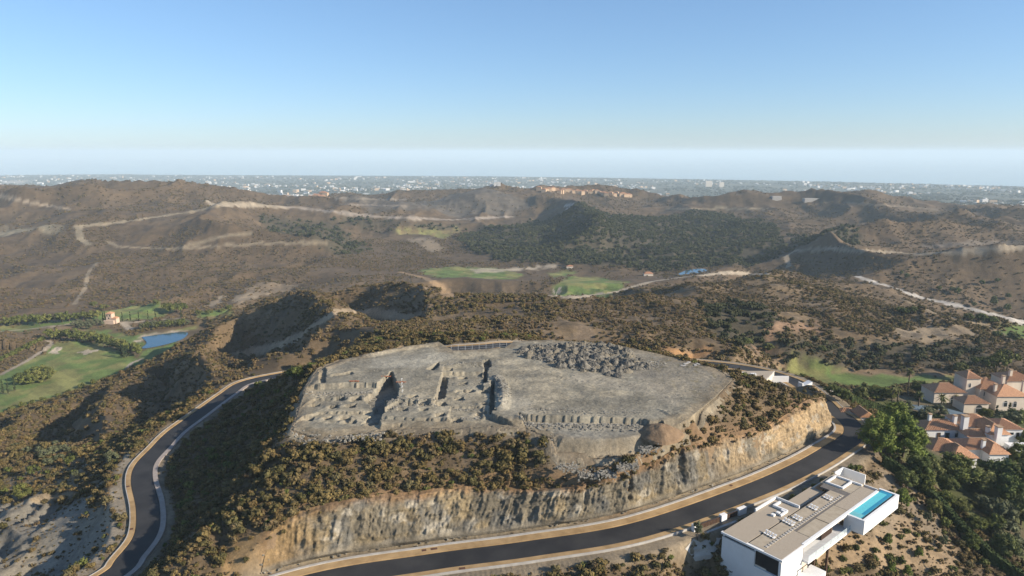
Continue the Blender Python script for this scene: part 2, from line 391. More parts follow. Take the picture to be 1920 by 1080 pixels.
# level ground for the fairways
def pxH(lst, H): return np.array([atH(u, v, H) for u, v in lst])
FAIR_R = pxH([(1436, 712), (1500, 694), (1620, 699), (1720, 700), (1810, 697), (1810, 722), (1700, 730), (1600, 735), (1500, 738)], 108.5)
fm = blur(inpoly(FAIR_R, GX, GY).astype(float), 10)
GZ = GZ * (1 - fm) + fm * (CAMZ - 108.5 + (fbm(GX / 30, GY / 30, 8, 2) - 0.5) * 2)

# roads and plateau
Droad, Zroad = dist_to(ROADS, GX, GY, 26)
rb = 1 - sstep(6.9, 9.5, Droad)
GZ = GZ * (1 - rb) + (Zroad - 0.30) * rb
pin = plat & (Droad > 7.0)
pe = blur(pin.astype(float), 2)
GZ = np.where(pin, GZ - 2.2 * sstep(0.75, 1.0, pe) - 5.0 * (pe >= 0.999), GZ)

def zat(x, y):
    """terrain height by bilinear lookup (scalars or arrays)"""
    x = np.asarray(x, float); y = np.asarray(y, float)
    a = np.arctan2(x, y); l = np.log(np.maximum(np.hypot(x, y), 55.1))
    fa = np.clip((a - A0) / (A1 - A0) * (NA - 1), 0, NA - 1.001)
    j = np.clip(np.searchsorted(LR, l) - 1, 0, NR - 2)
    fr = np.clip((l - LR[j]) / (LR[j + 1] - LR[j]), 0, 1)
    i = fa.astype(int); fa = fa - i
    return (GZ[j, i] * (1 - fa) + GZ[j, i + 1] * fa) * (1 - fr) + (GZ[j + 1, i] * (1 - fa) + GZ[j + 1, i + 1] * fa) * fr
def gridat(G, x, y):
    a = np.arctan2(x, y); l = np.log(np.maximum(np.hypot(x, y), 55.1))
    i = np.clip(np.round((a - A0) / (A1 - A0) * (NA - 1)).astype(int), 0, NA - 1)
    j = np.clip(np.searchsorted(LR, l), 0, NR - 1)
    return G[j, i]
_T = np.exp(np.linspace(math.log(70), math.log(10000), 2600))
def hit(u, v, near=0):
    """first terrain point along the sight line of a pixel of the photograph"""
    X, Y, Z = atY(u, v, 1.0)
    Z -= CAMZ
    T = _T[_T > near] if near else _T
    zz = CAMZ + Z * T - zat(X * T, Y * T)
    k = np.nonzero(zz < 0)[0]
    if len(k) == 0: t = T[-1]
    elif k[0] == 0: t = T[0]
    else:
        a, b = zz[k[0] - 1], zz[k[0]]
        t = T[k[0] - 1] + (T[k[0]] - T[k[0] - 1]) * a / (a - b)
    return np.array((X * t, Y * t, float(zat(X * t, Y * t))))
def hits(lst): return np.array([hit(u, v) for u, v in lst])
def pxline(lst, step=7.0):
    out = []
    for (u0, v0), (u1, v1) in zip(lst[:-1], lst[1:]):
        n = max(1, int(math.hypot(u1 - u0, v1 - v0) / step))
        out += [(u0 + (u1 - u0) * i / n, v0 + (v1 - v0) * i / n) for i in range(n)]
    return out + [lst[-1]]

# ------------------------------------------------------------------ ground cover map (what the ground itself is made of)
n1 = fbm(GX / 60, GY / 60, 101, 5, 0.6); n2 = fbm(GX / 17, GY / 17, 111, 4, 0.6); n3 = fbm(GX / 260, GY / 260, 121, 3)
def mix(c, d, t):
    return c * (1 - t[..., None]) + np.asarray(d)[None, None, :] * t[..., None]
CC = np.zeros((NR, NA, 3)) + np.array((0.165, 0.118, 0.068))
CC = mix(CC, (0.23, 0.168, 0.10), sstep(0.45, 0.68, n1))
CC = mix(CC, (0.12, 0.09, 0.056), sstep(0.50, 0.70, n2) * 0.8)
CC = mix(CC, (0.27, 0.205, 0.140), sstep(0.60, 0.75, n2 * 0.5 + n1 * 0.5) * 0.8)
farhill = sstep(600, 800, GR)
CC = mix(CC, (0.18, 0.125, 0.078), farhill * 0.5)
CC = CC * (1 - 0.24 * farhill)[..., None]
plainm = sstep(2300, 2700, GR)
CC = mix(CC, (0.075, 0.085, 0.06), plainm)
CC = mix(CC, (0.16, 0.15, 0.10), plainm * sstep(0.52, 0.62, n1))
VEG = np.ones((NR, NA)) * (1 - plainm)
jx = GX + (fbm(GX / 7, GY / 7, 131, 3) - 0.5) * (2 + GR * 0.012); jy = GY + (fbm(GX / 7, GY / 7, 141, 3) - 0.5) * (3 + GR * 0.03)
WOOD = np.zeros((NR, NA)); FAIR = np.zeros((NR, NA))
def zone(pts, col, veg=None, col2=None, soft=2, amt=1.0):
    global CC, VEG
    m = inpoly(pts, jx, jy).astype(float)
    if soft: m = blur(m, soft)
    c = np.zeros_like(CC) + np.asarray(col)
    if col2 is not None: c = mix(c, col2, sstep(0.42, 0.6, fbm(GX / 14, GY / 20, 151, 4)))
    CC = CC * (1 - m[..., None] * amt) + c * m[..., None] * amt
    if veg is not None: VEG = VEG * (1 - m) + veg * m
    if tuple(col) in (GREEN, GREEN2): FAIR[:] = np.maximum(FAIR, m)
    return m
def track(lst, width, col, veg=0.0, amt=1.0, cut=0.0):
    global CC, VEG
    P = resample(np.array([hit(u, v) for u, v in pxline(lst)]), max(1.0, width * 0.3))
    w = width * (0.75 + 0.5 * fbm(GX / 15, GY / 15, 161, 2))
    D, _ = dist_to(P, GX, GY, width * 1.6)
    m = (1 - sstep(0.40, 0.62, D / w)) * amt
    CC = mix(CC, col, m); VEG = VEG * (1 - m) + veg * m
    return P
GREEN = (0.15, 0.215, 0.06); GREEN2 = (0.25, 0.25, 0.09); DRYG = (0.22, 0.175, 0.085); TANS = (0.36, 0.285, 0.195); SAND = (0.55, 0.47, 0.36); ORNG = (0.36, 0.21, 0.10); GREY = (0.275, 0.255, 0.215)
# woods and denser scrub: darker ground between the trees
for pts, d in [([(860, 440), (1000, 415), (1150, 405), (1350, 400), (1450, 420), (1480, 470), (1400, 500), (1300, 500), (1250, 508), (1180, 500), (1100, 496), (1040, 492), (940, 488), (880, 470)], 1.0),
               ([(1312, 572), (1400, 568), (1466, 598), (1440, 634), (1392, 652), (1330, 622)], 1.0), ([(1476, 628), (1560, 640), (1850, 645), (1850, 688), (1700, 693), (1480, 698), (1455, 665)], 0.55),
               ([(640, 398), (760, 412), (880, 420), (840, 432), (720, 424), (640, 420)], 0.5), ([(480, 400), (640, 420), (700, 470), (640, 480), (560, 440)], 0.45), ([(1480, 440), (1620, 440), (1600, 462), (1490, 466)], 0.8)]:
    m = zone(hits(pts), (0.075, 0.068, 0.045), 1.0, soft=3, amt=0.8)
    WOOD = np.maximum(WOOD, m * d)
# golf
zone(hits([(-150, 760), (0, 702), (50, 675), (95, 650), (105, 640), (190, 640), (215, 650), (240, 665), (262, 672), (268, 690), (245, 693), (200, 712), (150, 733), (80, 755), (0, 778), (-150, 810)]), GREEN, 0, GREEN2)
zone(hits([(150, 616), (200, 622), (256, 628), (262, 640), (268, 650), (250, 655), (235, 640), (180, 630)]), GREEN, 0, GREEN2)
zone(hits([(255, 628), (300, 622), (372, 612), (372, 618), (320, 624), (262, 632)]), GREEN2, 0, DRYG)
zone(hits([(170, 600), (180, 586), (240, 574), (320, 574), (326, 585), (290, 597), (220, 601)]), GREEN, 0, GREEN2)
zone(hits([(-60, 615), (0, 612), (60, 604), (130, 600), (150, 606), (80, 614), (0, 622)]), GREEN2, 0, GREEN)
zone(hits([(370, 588), (440, 578), (440, 586), (380, 596)]), GREEN2, 0, GREEN)
zone(hits([(262, 660), (300, 652), (330, 640), (330, 650), (290, 672), (268, 690)]), GREEN, 0.1)
zone(hits([(780, 507), (850, 500), (940, 503), (985, 516), (950, 524), (820, 521)]), GREEN, 0, GREEN2)
zone(hits([(1038, 546), (1065, 517), (1120, 519), (1180, 529), (1168, 543), (1090, 554)]), GREEN, 0, GREEN2)
zone(hits([(1028, 512), (1075, 505), (1080, 512), (1040, 520)]), GREEN, 0, GREEN2)
zone(hits([(735, 430), (862, 428), (850, 439), (770, 442)]), GREEN2, 0, DRYG)
zone(FAIR_R, GREEN, 0, GREEN2)
zone(hits([(1560, 702), (1620, 690), (1780, 690), (1820, 698), (1700, 704)]), (0.26, 0.185, 0.11), 0.05)
zone(hits([(1870, 622), (1930, 612), (1930, 640), (1885, 637)]), GREEN, 0.1)
# mown bands
CC = CC * (1 + 0.09 * FAIR * np.sign(np.sin((GX * 0.62 + GY * 0.78) / 3.2)))[..., None]
# bunkers
BUNK = [[(92, 662), (96, 655), (103, 651), (113, 652), (112, 658), (116, 662), (108, 664), (96, 664)], [(135, 660), (145, 657), (158, 658), (172, 654), (182, 655), (178, 660), (165, 662), (155, 664), (142, 662)],
        [(1040, 546), (1052, 540), (1062, 540), (1056, 546)]]
for b in BUNK: zone(hits(b), SAND, 0, soft=0)
zone(hits([(252, 632), (262, 628), (310, 622), (345, 620), (345, 623), (312, 625), (264, 632), (268, 640), (262, 644)]), SAND, 0, soft=1)
# bare ground
zone(hits([(385, 574), (414, 551), (426, 556), (402, 574)]), TANS, 0.1); zone(hits([(428, 565), (450, 553), (478, 545), (505, 550), (470, 562), (448, 570)]), TANS, 0.1)
zone(hits([(440, 545), (520, 530), (560, 535), (500, 552)]), (0.30, 0.235, 0.16), 0.3, amt=0.7)
zone(hits([(1656, 626), (1720, 610), (1812, 612), (1828, 627), (1740, 645)]), TANS, 0.05, (0.28, 0.22, 0.15))
zone(hits([(880, 505), (1040, 496), (1045, 501), (890, 512)]), SAND, 0.0, amt=0.8)
zone(hits([(760, 448), (800, 444), (835, 466), (815, 474)]), TANS, 0.1, amt=0.8)
zone(hits([(1232, 650), (1330, 652), (1372, 664), (1330, 674), (1250, 668)]), ORNG, 0.25, (0.27, 0.19, 0.12))
zone(hits([(1395, 655), (1432, 632), (1472, 606), (1540, 606), (1545, 616), (1490, 616), (1450, 640), (1410, 662)]), (0.29, 0.19, 0.12), 0.1)
zone(hits([(1380, 676), (1440, 664), (1480, 668), (1470, 690), (1420, 690)]), (0.25, 0.18, 0.11), 0.5)
zone(ERO, GREY, 0.08, (0.33, 0.29, 0.22)); zone(hits([(180, 1000), (205, 940), (215, 880), (250, 840), (262, 842), (235, 890), (232, 950), (222, 1010), (180, 1075), (150, 1080)]), (0.33, 0.285, 0.22), 0.1)
zone(hits([(60, 870), (140, 850), (215, 860), (190, 920), (100, 935), (0, 935), (0, 890)]), (0.25, 0.2, 0.13), 0.5)
zone(hits([(410, 1080), (420, 1040), (470, 1000), (520, 968), (545, 985), (512, 1040), (500, 1080)]), (0.42, 0.285, 0.14), 0.06, (0.33, 0.23, 0.12))
zone(hits([(640, 376), (850, 362), (1000, 380), (960, 402), (850, 408), (700, 402)]), (0.115, 0.11, 0.10), 0.3, (0.16, 0.145, 0.125), amt=0.7)
zone(hits([(0, 425), (120, 425), (120, 434), (0, 441)]), (0.33, 0.285, 0.195), 0.1)
zone(hits([(0, 340), (55, 337), (50, 344), (0, 352)]), (0.42, 0.37, 0.3), 0)
# villa gardens, house plots, slope below the villa
zone(hits([(1500, 960), (1620, 900), (1690, 900), (1760, 970), (1800, 1030), (1820, 1080), (1480, 1080)]), (0.34, 0.25, 0.155), 0.25, (0.29, 0.23, 0.16))
zone(np.array([atH(u, v, h) for u, v, h in [(1640, 735, 94), (1760, 730, 94), (1960, 720, 96), (2000, 900, 95), (1960, 1060, 99), (1680, 890, 88), (1630, 800, 86)]]), (0.16, 0.13, 0.075), 0.0, (0.10, 0.11, 0.04))
# dirt tracks
TR = (0.38, 0.30, 0.205)
track([(440, 665), (500, 655), (560, 632), (595, 605), (640, 582), (700, 586), (760, 594), (786, 590)], 4.5, TR)
track([(842, 556), (838, 545), (800, 522), (750, 510)], 8, (0.36, 0.25, 0.145))
track([(0, 703), (50, 677), (90, 651), (97, 643), (88, 637)], 3.2, (0.42, 0.35, 0.27))
track([(268, 672), (248, 680), (240, 688), (250, 696)], 2.6, (0.40, 0.35, 0.29))
track([(215, 606), (250, 604), (300, 600), (340, 596)], 3.5, (0.42, 0.36, 0.28)); track([(232, 607), (245, 617)], 6, (0.42, 0.36, 0.28)); track([(0, 622), (60, 616), (130, 608), (140, 603)], 3, (0.40, 0.34, 0.25))
track([(145, 425), (220, 417), (300, 406), (360, 396), (400, 388), (415, 382), (450, 380)], 13, (0.36, 0.295, 0.20), 0.05); track([(390, 378), (410, 385), (440, 384), (480, 384), (540, 389)], 12, (0.38, 0.32, 0.24))
track([(146, 426), (150, 446), (166, 459)], 9, (0.33, 0.275, 0.19)); track([(182, 492), (165, 512), (160, 540), (140, 570)], 4, (0.29, 0.235, 0.165)); track([(0, 367), (60, 381), (130, 392)], 7, (0.32, 0.26, 0.19))
track([(200, 452), (222, 463), (330, 466), (500, 456), (610, 455)], 6, (0.29, 0.235, 0.16)); track([(330, 466), (430, 440), (470, 436)], 6, (0.27, 0.22, 0.15))
track([(1608, 518), (1660, 536), (1730, 559), (1800, 574), (1870, 591), (1920, 604), (1990, 620)], 8.0, (0.50, 0.47, 0.43))
track([(1480, 500), (1474, 482), (1490, 470), (1560, 466), (1620, 470), (1720, 476), (1800, 471), (1930, 461)], 6, (0.36, 0.30, 0.22)); track([(1740, 462), (1840, 456), (1900, 455)], 16, (0.22, 0.185, 0.15), 0.2, 0.8)
track([(540, 388), (620, 396), (700, 406), (850, 412), (960, 406)], 12, (0.34, 0.29, 0.24)); track([(630, 372), (760, 374)], 10, (0.30, 0.26, 0.21)); track([(640, 383), (760, 386)], 9, (0.27, 0.23, 0.19))
track([(1000, 552), (1080, 557), (1150, 549), (1220, 528), (1300, 517), (1370, 511), (1440, 515)], 6, (0.42, 0.36, 0.28)); track([(1250, 392), (1350, 391), (1440, 392)], 9, (0.30, 0.25, 0.17)); track([(1590, 380), (1700, 388), (1760, 394)], 7, (0.26, 0.21, 0.15))
track([(1690, 560), (1760, 590), (1850, 610), (1900, 640)], 4, (0.28, 0.225, 0.155)); track([(0, 940), (60, 935), (130, 928)], 2.5, (0.33, 0.26, 0.17)); track([(1060, 385), (1075, 383), (1062, 392)], 9, (0.45, 0.42, 0.38))
# scrubby verge beside the roads
DRr, _ = dist_to(ROAD_R, GX, GY, 16); DRl, _ = dist_to(ROAD_L, GX, GY, 16)
vj = 1.6 * (fbm(GX / 3, GY / 3, 181, 3) - 0.5)
CC = mix(CC, (0.30, 0.25, 0.18), np.maximum(1 - sstep(7, 10, DRr + vj), 1 - sstep(4.6, 6.5, DRl + vj)) * 0.8)
VEG = VEG * sstep(7.2, 8.6, DRr + vj) * sstep(4.8, 6.2, DRl + vj) * (~plat)
VEG = VEG * (1 - (pm_ > 0.4))
rimd, _ = dist_to(np.array(densify([tuple(p) for p in RIM] + [tuple(RIM[0])], 1.0)), GX, GY, 8)
vm2 = (1 - sstep(1.0, 5.0, rimd)); CC = mix(CC, (0.30, 0.255, 0.19), vm2 * 0.75 * sstep(0.35, 0.55, n2)); VEG = VEG * sstep(0.6, 3.0, rimd)
cutm = np.zeros(GX.shape, bool)
CUTPOLY = np.concatenate([CUT_BASE[:, :2], CUT_TOP[::-1, :2]])
cutm = inpoly(CUTPOLY, GX, GY)
VEG = VEG * (~cutm); CC = mix(CC, (0.30, 0.25, 0.17), cutm * 1.0)
tmp, _ = dist_to(CUT_TOP, GX, GY, 7); CC = mix(CC, (0.26, 0.165, 0.09), (1 - sstep(0.5, 4.0, tmp)) * 0.7)
CC *= (0.86 + 0.28 * fbm(GX / 4.0, GY / 4.0, 171, 3))[..., None]

# ------------------------------------------------------------------ materials
def new_mat(name):
    m = bpy.data.materials.new(name); m.use_nodes = True
    nt = m.node_tree; b = nt.nodes['Principled BSDF']
    b.inputs['Roughness'].default_value = 0.9
    b.inputs['Specular IOR Level'].default_value = 0.2
    return m, nt, b
def noise_col(nt, scale, c0, c1, detail=4, coord='Object', lo=0.35, hi=0.65, rough=0.6):
    tc = nt.nodes.new('ShaderNodeTexCoord'); n = nt.nodes.new('ShaderNodeTexNoise')
    n.inputs['Scale'].default_value = scale; n.inputs['Detail'].default_value = detail; n.inputs['Roughness'].default_value = rough
    nt.links.new(tc.outputs[coord], n.inputs['Vector'])
    r = nt.nodes.new('ShaderNodeValToRGB')
    r.color_ramp.elements[0].position = lo; r.color_ramp.elements[1].position = hi
    r.color_ramp.elements[0].color = (*c0, 1); r.color_ramp.elements[1].color = (*c1, 1)
    nt.links.new(n.outputs['Fac'], r.inputs['Fac'])
    return r, n
def bump(nt, b, h, strength, dist):
    bp = nt.nodes.new('ShaderNodeBump'); bp.inputs['Strength'].default_value = strength; bp.inputs['Distance'].default_value = dist
    nt.links.new(h, bp.inputs['Height']); nt.links.new(bp.outputs[0], b.inputs['Normal'])
def plain(name, c0, c1=None, scale=0.6, rough=0.85, bmp=0.0, bd=0.05, lo=0.35, hi=0.65, spec=0.2, k=0.72):
    c0 = tuple(x * k for x in c0); c1 = tuple(x * k for x in c1) if c1 else None
    m, nt, b = new_mat(name)
    c1 = c1 or tuple(min(1, x * 1.25) for x in c0)
    r, n = noise_col(nt, scale, c0, c1, 5, lo=lo, hi=hi)
    nt.links.new(r.outputs[0], b.inputs['Base Color'])
    b.inputs['Roughness'].default_value = rough; b.inputs['Specular IOR Level'].default_value = spec
    if bmp: bump(nt, b, n.outputs['Fac'], bmp, bd)
    return m
def attr_ground(name, s1=0.9, s2=0.16, bd=0.35):
    m, nt, b = new_mat(name)
    at = nt.nodes.new('ShaderNodeAttribute'); at.attribute_name = 'Col'
    r1, nz1 = noise_col(nt, s1, (0.62, 0.62, 0.62), (1.25, 1.22, 1.18), 6, lo=0.3, hi=0.7, rough=0.75)
    r2, nz2 = noise_col(nt, s2 * 0.35, (0.66, 0.66, 0.66), (1.28, 1.26, 1.22), 9, lo=0.34, hi=0.66, rough=0.72)
    m1 = nt.nodes.new('ShaderNodeMix'); m1.data_type = 'RGBA'; m1.blend_type = 'MULTIPLY'; m1.inputs[0].default_value = 1
    m2 = nt.nodes.new('ShaderNodeMix'); m2.data_type = 'RGBA'; m2.blend_type = 'MULTIPLY'; m2.inputs[0].default_value = 1
    nt.links.new(at.outputs['Color'], m1.inputs[6]); nt.links.new(r1.outputs[0], m1.inputs[7])
    nt.links.new(m1.outputs[2], m2.inputs[6]); nt.links.new(r2.outputs[0], m2.inputs[7])
    nt.links.new(m2.outputs[2], b.inputs['Base Color'])
    bump(nt, b, nz1.outputs['Fac'], 0.6, bd)
    return m
M = {}
M['ground'] = attr_ground('ground_soil')
M['plot'] = attr_ground('crushed_rock_ground', 1.6, 0.25, 0.2)
M['rock'] = attr_ground('cut_rock', 1.8, 0.35, 0.25)

# ------------------------------------------------------------------ mesh helpers
def grid_mesh(name, X, Y, Z, C=None, mask=None):
    nr, nc = X.shape
    me = bpy.data.meshes.new(name)
    co = np.stack([X, Y, Z], -1).reshape(-1, 3).astype(np.float32)
    idx = np.arange(nr * nc).reshape(nr, nc)
    q = np.stack([idx[:-1, :-1], idx[:-1, 1:], idx[1:, 1:], idx[1:, :-1]], -1).reshape(-1, 4)
    if mask is not None:
        km = mask.reshape(-1)
        q = q[km[q].all(1)]
        used = np.zeros(nr * nc, bool); used[q.reshape(-1)] = True
        remap = np.cumsum(used) - 1
        q = remap[q]; co = co[used]
        if C is not None: C = C.reshape(-1, 3)[used]
    # faces look up
    me.vertices.add(len(co)); me.vertices.foreach_set('co', co.reshape(-1))
    me.loops.add(q.size); me.loops.foreach_set('vertex_index', q.reshape(-1).astype(np.int32))
    me.polygons.add(len(q)); me.polygons.foreach_set('loop_start', np.arange(0, q.size, 4, dtype=np.int32))
    me.update(calc_edges=True); me.validate()
    me.polygons.foreach_set('use_smooth', np.ones(len(q), bool))
    if C is not None:
        at = me.attributes.new('Col', 'FLOAT_COLOR', 'POINT')
        c4 = np.ones((len(co), 4), np.float32); c4[:, :3] = C.reshape(-1, 3) * 0.72
        at.data.foreach_set('color', c4.reshape(-1))
    return me
def link(name, me, mat=None, parent=None, loc=None):
    o = bpy.data.objects.new(name, me); COL.objects.link(o)
    if mat is not None and me is not None: me.materials.append(mat)
    if parent is not None: o.parent = parent
    if loc is not None: o.location = loc
    return o
def structure(o, label=None):
    o['kind'] = 'structure'
    if label: o['label'] = label
    return o
def tag(o, label, cat, group=None):
    o['label'] = label; o['category'] = cat
    if group: o['group'] = group
    return o
def raw_mesh(name, verts, faces, smooth=False):
    me = bpy.data.meshes.new(name); me.from_pydata([tuple(map(float, v)) for v in verts], [], faces); me.update()
    if smooth: me.polygons.foreach_set('use_smooth', np.ones(len(me.polygons), bool))
    return me
def empty(name, loc, rz=0.0):
    o = bpy.data.objects.new(name, None); COL.objects.link(o); o.location = loc; o.rotation_euler = (0, 0, rz); o.empty_display_size = 1
    return o

terrain = structure(link('terrain', grid_mesh('terrain', GX, GY, GZ, CC), M['ground']))
SEA = structure(link('sea', raw_mesh('sea', [(-90000, 3000, 0), (90000, 3000, 0), (90000, 90000, 0), (-90000, 90000, 0)], [(0, 1, 2, 3)]), plain('sea_water', (0.03, 0.06, 0.08), scale=0.002, rough=0.12, spec=0.5)))
# low ground under and around the camera, beyond the surveyed fan
def base_ground():
    vs, fs = [], []
    R = [2, 55]
    for a in np.linspace(A0, A1, 60):
        for r in R: vs.append((r * math.sin(a), r * math.cos(a), float(zat(55.2 * math.sin(a), 55.2 * math.cos(a))) - (0 if r == 55 else 2)))
    for i in range(59): fs.append((i * 2, i * 2 + 2, i * 2 + 3, i * 2 + 1))
    return raw_mesh('slope', vs, fs)

# ------------------------------------------------------------------ roads
M['asphalt'] = plain('asphalt', (0.022, 0.022, 0.024), (0.050, 0.048, 0.047), 0.12, 0.8, spec=0.3)
M['ochre'] = plain('ochre_pavement', (0.36, 0.235, 0.11), (0.53, 0.36, 0.18), 0.35, 0.9)
M['kerb'] = plain('concrete_kerb', (0.42, 0.39, 0.35), (0.55, 0.52, 0.47), 0.6, 0.9)
M['pinkpave'] = plain('pale_pavement', (0.36, 0.30, 0.26), (0.44, 0.38, 0.33), 0.6, 0.9)
def strip(name, P, d0, d1, z0, mat, thick=0.0):
    a = offset(P, d0); b = offset(P, d1)
    vs, fs = [], []
    n = len(P)
    prof = [(a, z0), (b, z0)] if thick == 0 else [(a, z0 - thick), (a, z0), (b, z0), (b, z0 - thick)]
    for i in range(n):
        for q, z in prof: vs.append((q[i, 0], q[i, 1], q[i, 2] + z))
    k = len(prof)
    for i in range(n - 1):
        for j in range(k - 1):
            fs.append((i * k + j, i * k + j + 1, (i + 1) * k + j + 1, (i + 1) * k + j))
    return link(name, raw_mesh(name, vs, fs), mat)
# right-hand road: travel is left -> right, so +d is the cut side
AW = 2.85; AL = 2.5
for P, nm in ((ROAD_R, 'road'), (ROAD_L, 'road')):
    w_ = AW if P is ROAD_R else AL
    structure(strip(nm, P, -w_, w_, 0.0 if P is ROAD_R else -0.012, M['asphalt']))
NB = int(np.argmin(np.hypot(ROAD_R[:, 0] - 60, ROAD_R[:, 1] - 243)))
structure(strip('pavement', ROAD_R[6:], AW + 0.15, AW + 2.15, 0.13, M['ochre'], 0.4))
structure(strip('kerb', ROAD_R[6:], AW + 2.17, AW + 2.75, 0.30, M['kerb'], 0.6))
structure(strip('pavement', ROAD_R[6:], -AW - 1.45, -AW - 0.1, 0.13, M['ochre'], 0.4))
structure(strip('kerb', ROAD_R[6:], -AW - 1.7, -AW - 1.47, 0.20, M['kerb'], 0.5))
structure(strip('pavement', ROAD_L, -AL - 1.2, -AL - 0.1, 0.13, M['ochre'], 0.4))
structure(strip('kerb', ROAD_L, -AL - 1.42, -AL - 1.22, 0.20, M['kerb'], 0.5))
structure(strip('pavement', ROAD_L, AL + 0.1, AL + 1.25, 0.13, M['pinkpave'], 0.4))
# ------------------------------------------------------------------ the levelled building plot on the hilltop
def plot():
    h = 0.25
    x0, x1 = RIM[:, 0].min() - 1.5, RIM[:, 0].max() + 1.5; y0, y1 = RIM[:, 1].min() - 1.5, RIM[:, 1].max() + 1.5
    xs = np.arange(x0, x1, h); ys = np.arange(y0, y1, h)
    X, Y = np.meshgrid(xs, ys)
    inside = inpoly(RIM, X, Y)
    def dil(m, n):
        for _ in range(n):
            p = np.pad(m, 1); m = p[1:-1, 1:-1] | p[:-2, 1:-1] | p[2:, 1:-1] | p[1:-1, :-2] | p[1:-1, 2:]
        return m
    wj = 0.32
    JX = X + (fbm(X / 1.7, Y / 1.7, 201, 3) - 0.5) * wj * 2; JY = Y + (fbm(X / 1.7, Y / 1.7, 211, 3) - 0.5) * wj * 2
    H = np.full(X.shape, 61.5)
    C = np.zeros(X.shape + (3,)) + np.array((0.30, 0.28, 0.225))
    pn = fbm(X / 9, Y / 9, 221, 4); pn2 = fbm(X / 3, Y / 3, 231, 4)
    def mx(c, d, t): return c * (1 - t[..., None]) + np.asarray(d) * t[..., None]
    C = mx(C, (0.43, 0.385, 0.29), sstep(0.5, 0.66, pn)); C = mx(C, (0.24, 0.22, 0.17), sstep(0.52, 0.68, pn2) * 0.6)
    def lev(px, Hh, at=None, jit=True):
        m = inpoly(np.array([atP(u, v, at or Hh) for u, v in px]), JX if jit else X, JY if jit else Y)
        return m
    def sm(m, n):
        m = m.astype(float)
        for _ in range(n):
            p = np.pad(m, 1, mode='edge'); m = (p[1:-1, 1:-1] * 2 + p[:-2, 1:-1] + p[2:, 1:-1] + p[1:-1, :-2] + p[1:-1, 2:]) / 6
        return m
    def dig(px, Hh, soft=1, dark=0.0):
        nonlocal H, C
        m = sm(lev(px, Hh), max(0, soft - 1))
        H = H * (1 - m) + Hh * m
        if dark: C = mx(C, (0.21, 0.20, 0.175), m * dark)  # trench floors tinted darker: the shade of their walls put into the colour
        return m
    # lower benches
    dig([(540, 835), (548, 790), (560, 745), (572, 729), (600, 730), (650, 727), (706, 727), (712, 770), (715, 830), (620, 845)], 62.9, 1)
    dig([(530, 840), (560, 768), (590, 750), (640, 751), (706, 749), (715, 770), (715, 830), (620, 850)], 63.4, 1)
    dig([(530, 840), (556, 790), (600, 776), (660, 777), (700, 775), (715, 785), (715, 830), (620, 850)], 64.0, 1)
    dig([(748, 756), (815, 759), (826, 718), (830, 704), (905, 703), (906, 731), (921, 731), (921, 790), (860, 812), (715, 815), (712, 776)], 62.4, 1)
    dig([(712, 785), (850, 790), (922, 786), (980, 806), (870, 815), (715, 815)], 63.0, 1)
    dig([(845, 765), (905, 765), (905, 790), (840, 790)], 62.8, 1)
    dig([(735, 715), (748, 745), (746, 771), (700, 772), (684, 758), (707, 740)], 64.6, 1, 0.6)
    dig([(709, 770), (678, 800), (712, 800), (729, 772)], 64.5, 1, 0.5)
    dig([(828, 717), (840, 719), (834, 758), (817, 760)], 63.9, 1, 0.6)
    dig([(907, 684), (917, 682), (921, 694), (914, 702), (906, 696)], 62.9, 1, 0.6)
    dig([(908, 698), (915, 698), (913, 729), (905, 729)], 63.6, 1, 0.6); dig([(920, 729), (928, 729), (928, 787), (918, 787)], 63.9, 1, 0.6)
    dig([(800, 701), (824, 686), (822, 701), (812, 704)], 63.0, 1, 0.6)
    dig([(620, 706), (660, 700), (664, 704), (622, 711)], 62.0, 1); dig([(600, 690), (612, 697), (610, 722), (600, 722)], 62.3, 1)
    # stepped terrace at the right
    dig([(972, 785), (1000, 790), (1205, 797), (1222, 802), (1242, 815), (1242, 860), (1040, 865), (1030, 815), (985, 804)], 63.1, 1)
    g = lev([(1036, 822), (1242, 822), (1250, 845), (1190, 862), (1110, 872), (1036, 862)], 66.0)
    yb = atP(1130, 825, 63.2)[1]
    H = np.where(g, np.maximum(H, np.clip(63.2 + (yb - Y) * 1.1, 63.2, 66.6)), H)
    C = mx(C, (0.27, 0.26, 0.225), sm(g, 2) * 0.8)
    # banks and berms
    def berm(px, hh, w, Hat=61.5, col=None):
        nonlocal H, C
        P = resample(np.array([atP(u, v, Hat) for u, v in px]), 0.6)
        D = np.full(X.shape, 99.0)
        for p in P:
            D = np.minimum(D, np.hypot(X - p[0], Y - p[1]))
        k = np.clip(1 - D / w, 0, 1) * (0.6 + 0.8 * fbm(X / 1.5, Y / 1.5, 241, 3))
        H = H - hh * k
        if col: C = mx(C, col, np.clip(k * 2, 0, 1))
    berm([(932, 708), (940, 722), (944, 745), (940, 765)], 1.0, 2.2, 61.5, (0.25, 0.24, 0.21))
    berm([(825, 692), (860, 686), (902, 684)], 0.9, 2.0); berm([(975, 783), (1010, 788), (1100, 789), (1200, 790)], 0.5, 1.6, 61.5, (0.31, 0.285, 0.235))
    berm([(690, 664), (740, 653), (800, 644), (826, 643)], 1.6, 3.2, 61.2, (0.42, 0.375, 0.29)); berm([(590, 700), (640, 676), (690, 664)], 0.4, 2.5, 61.5, (0.36, 0.31, 0.23))
    for k in range(6): berm([(1238 + 9 * k, 768 + 2 * k), (1262 + 9 * k, 781 + 1 * k)], 0.35, 0.7)
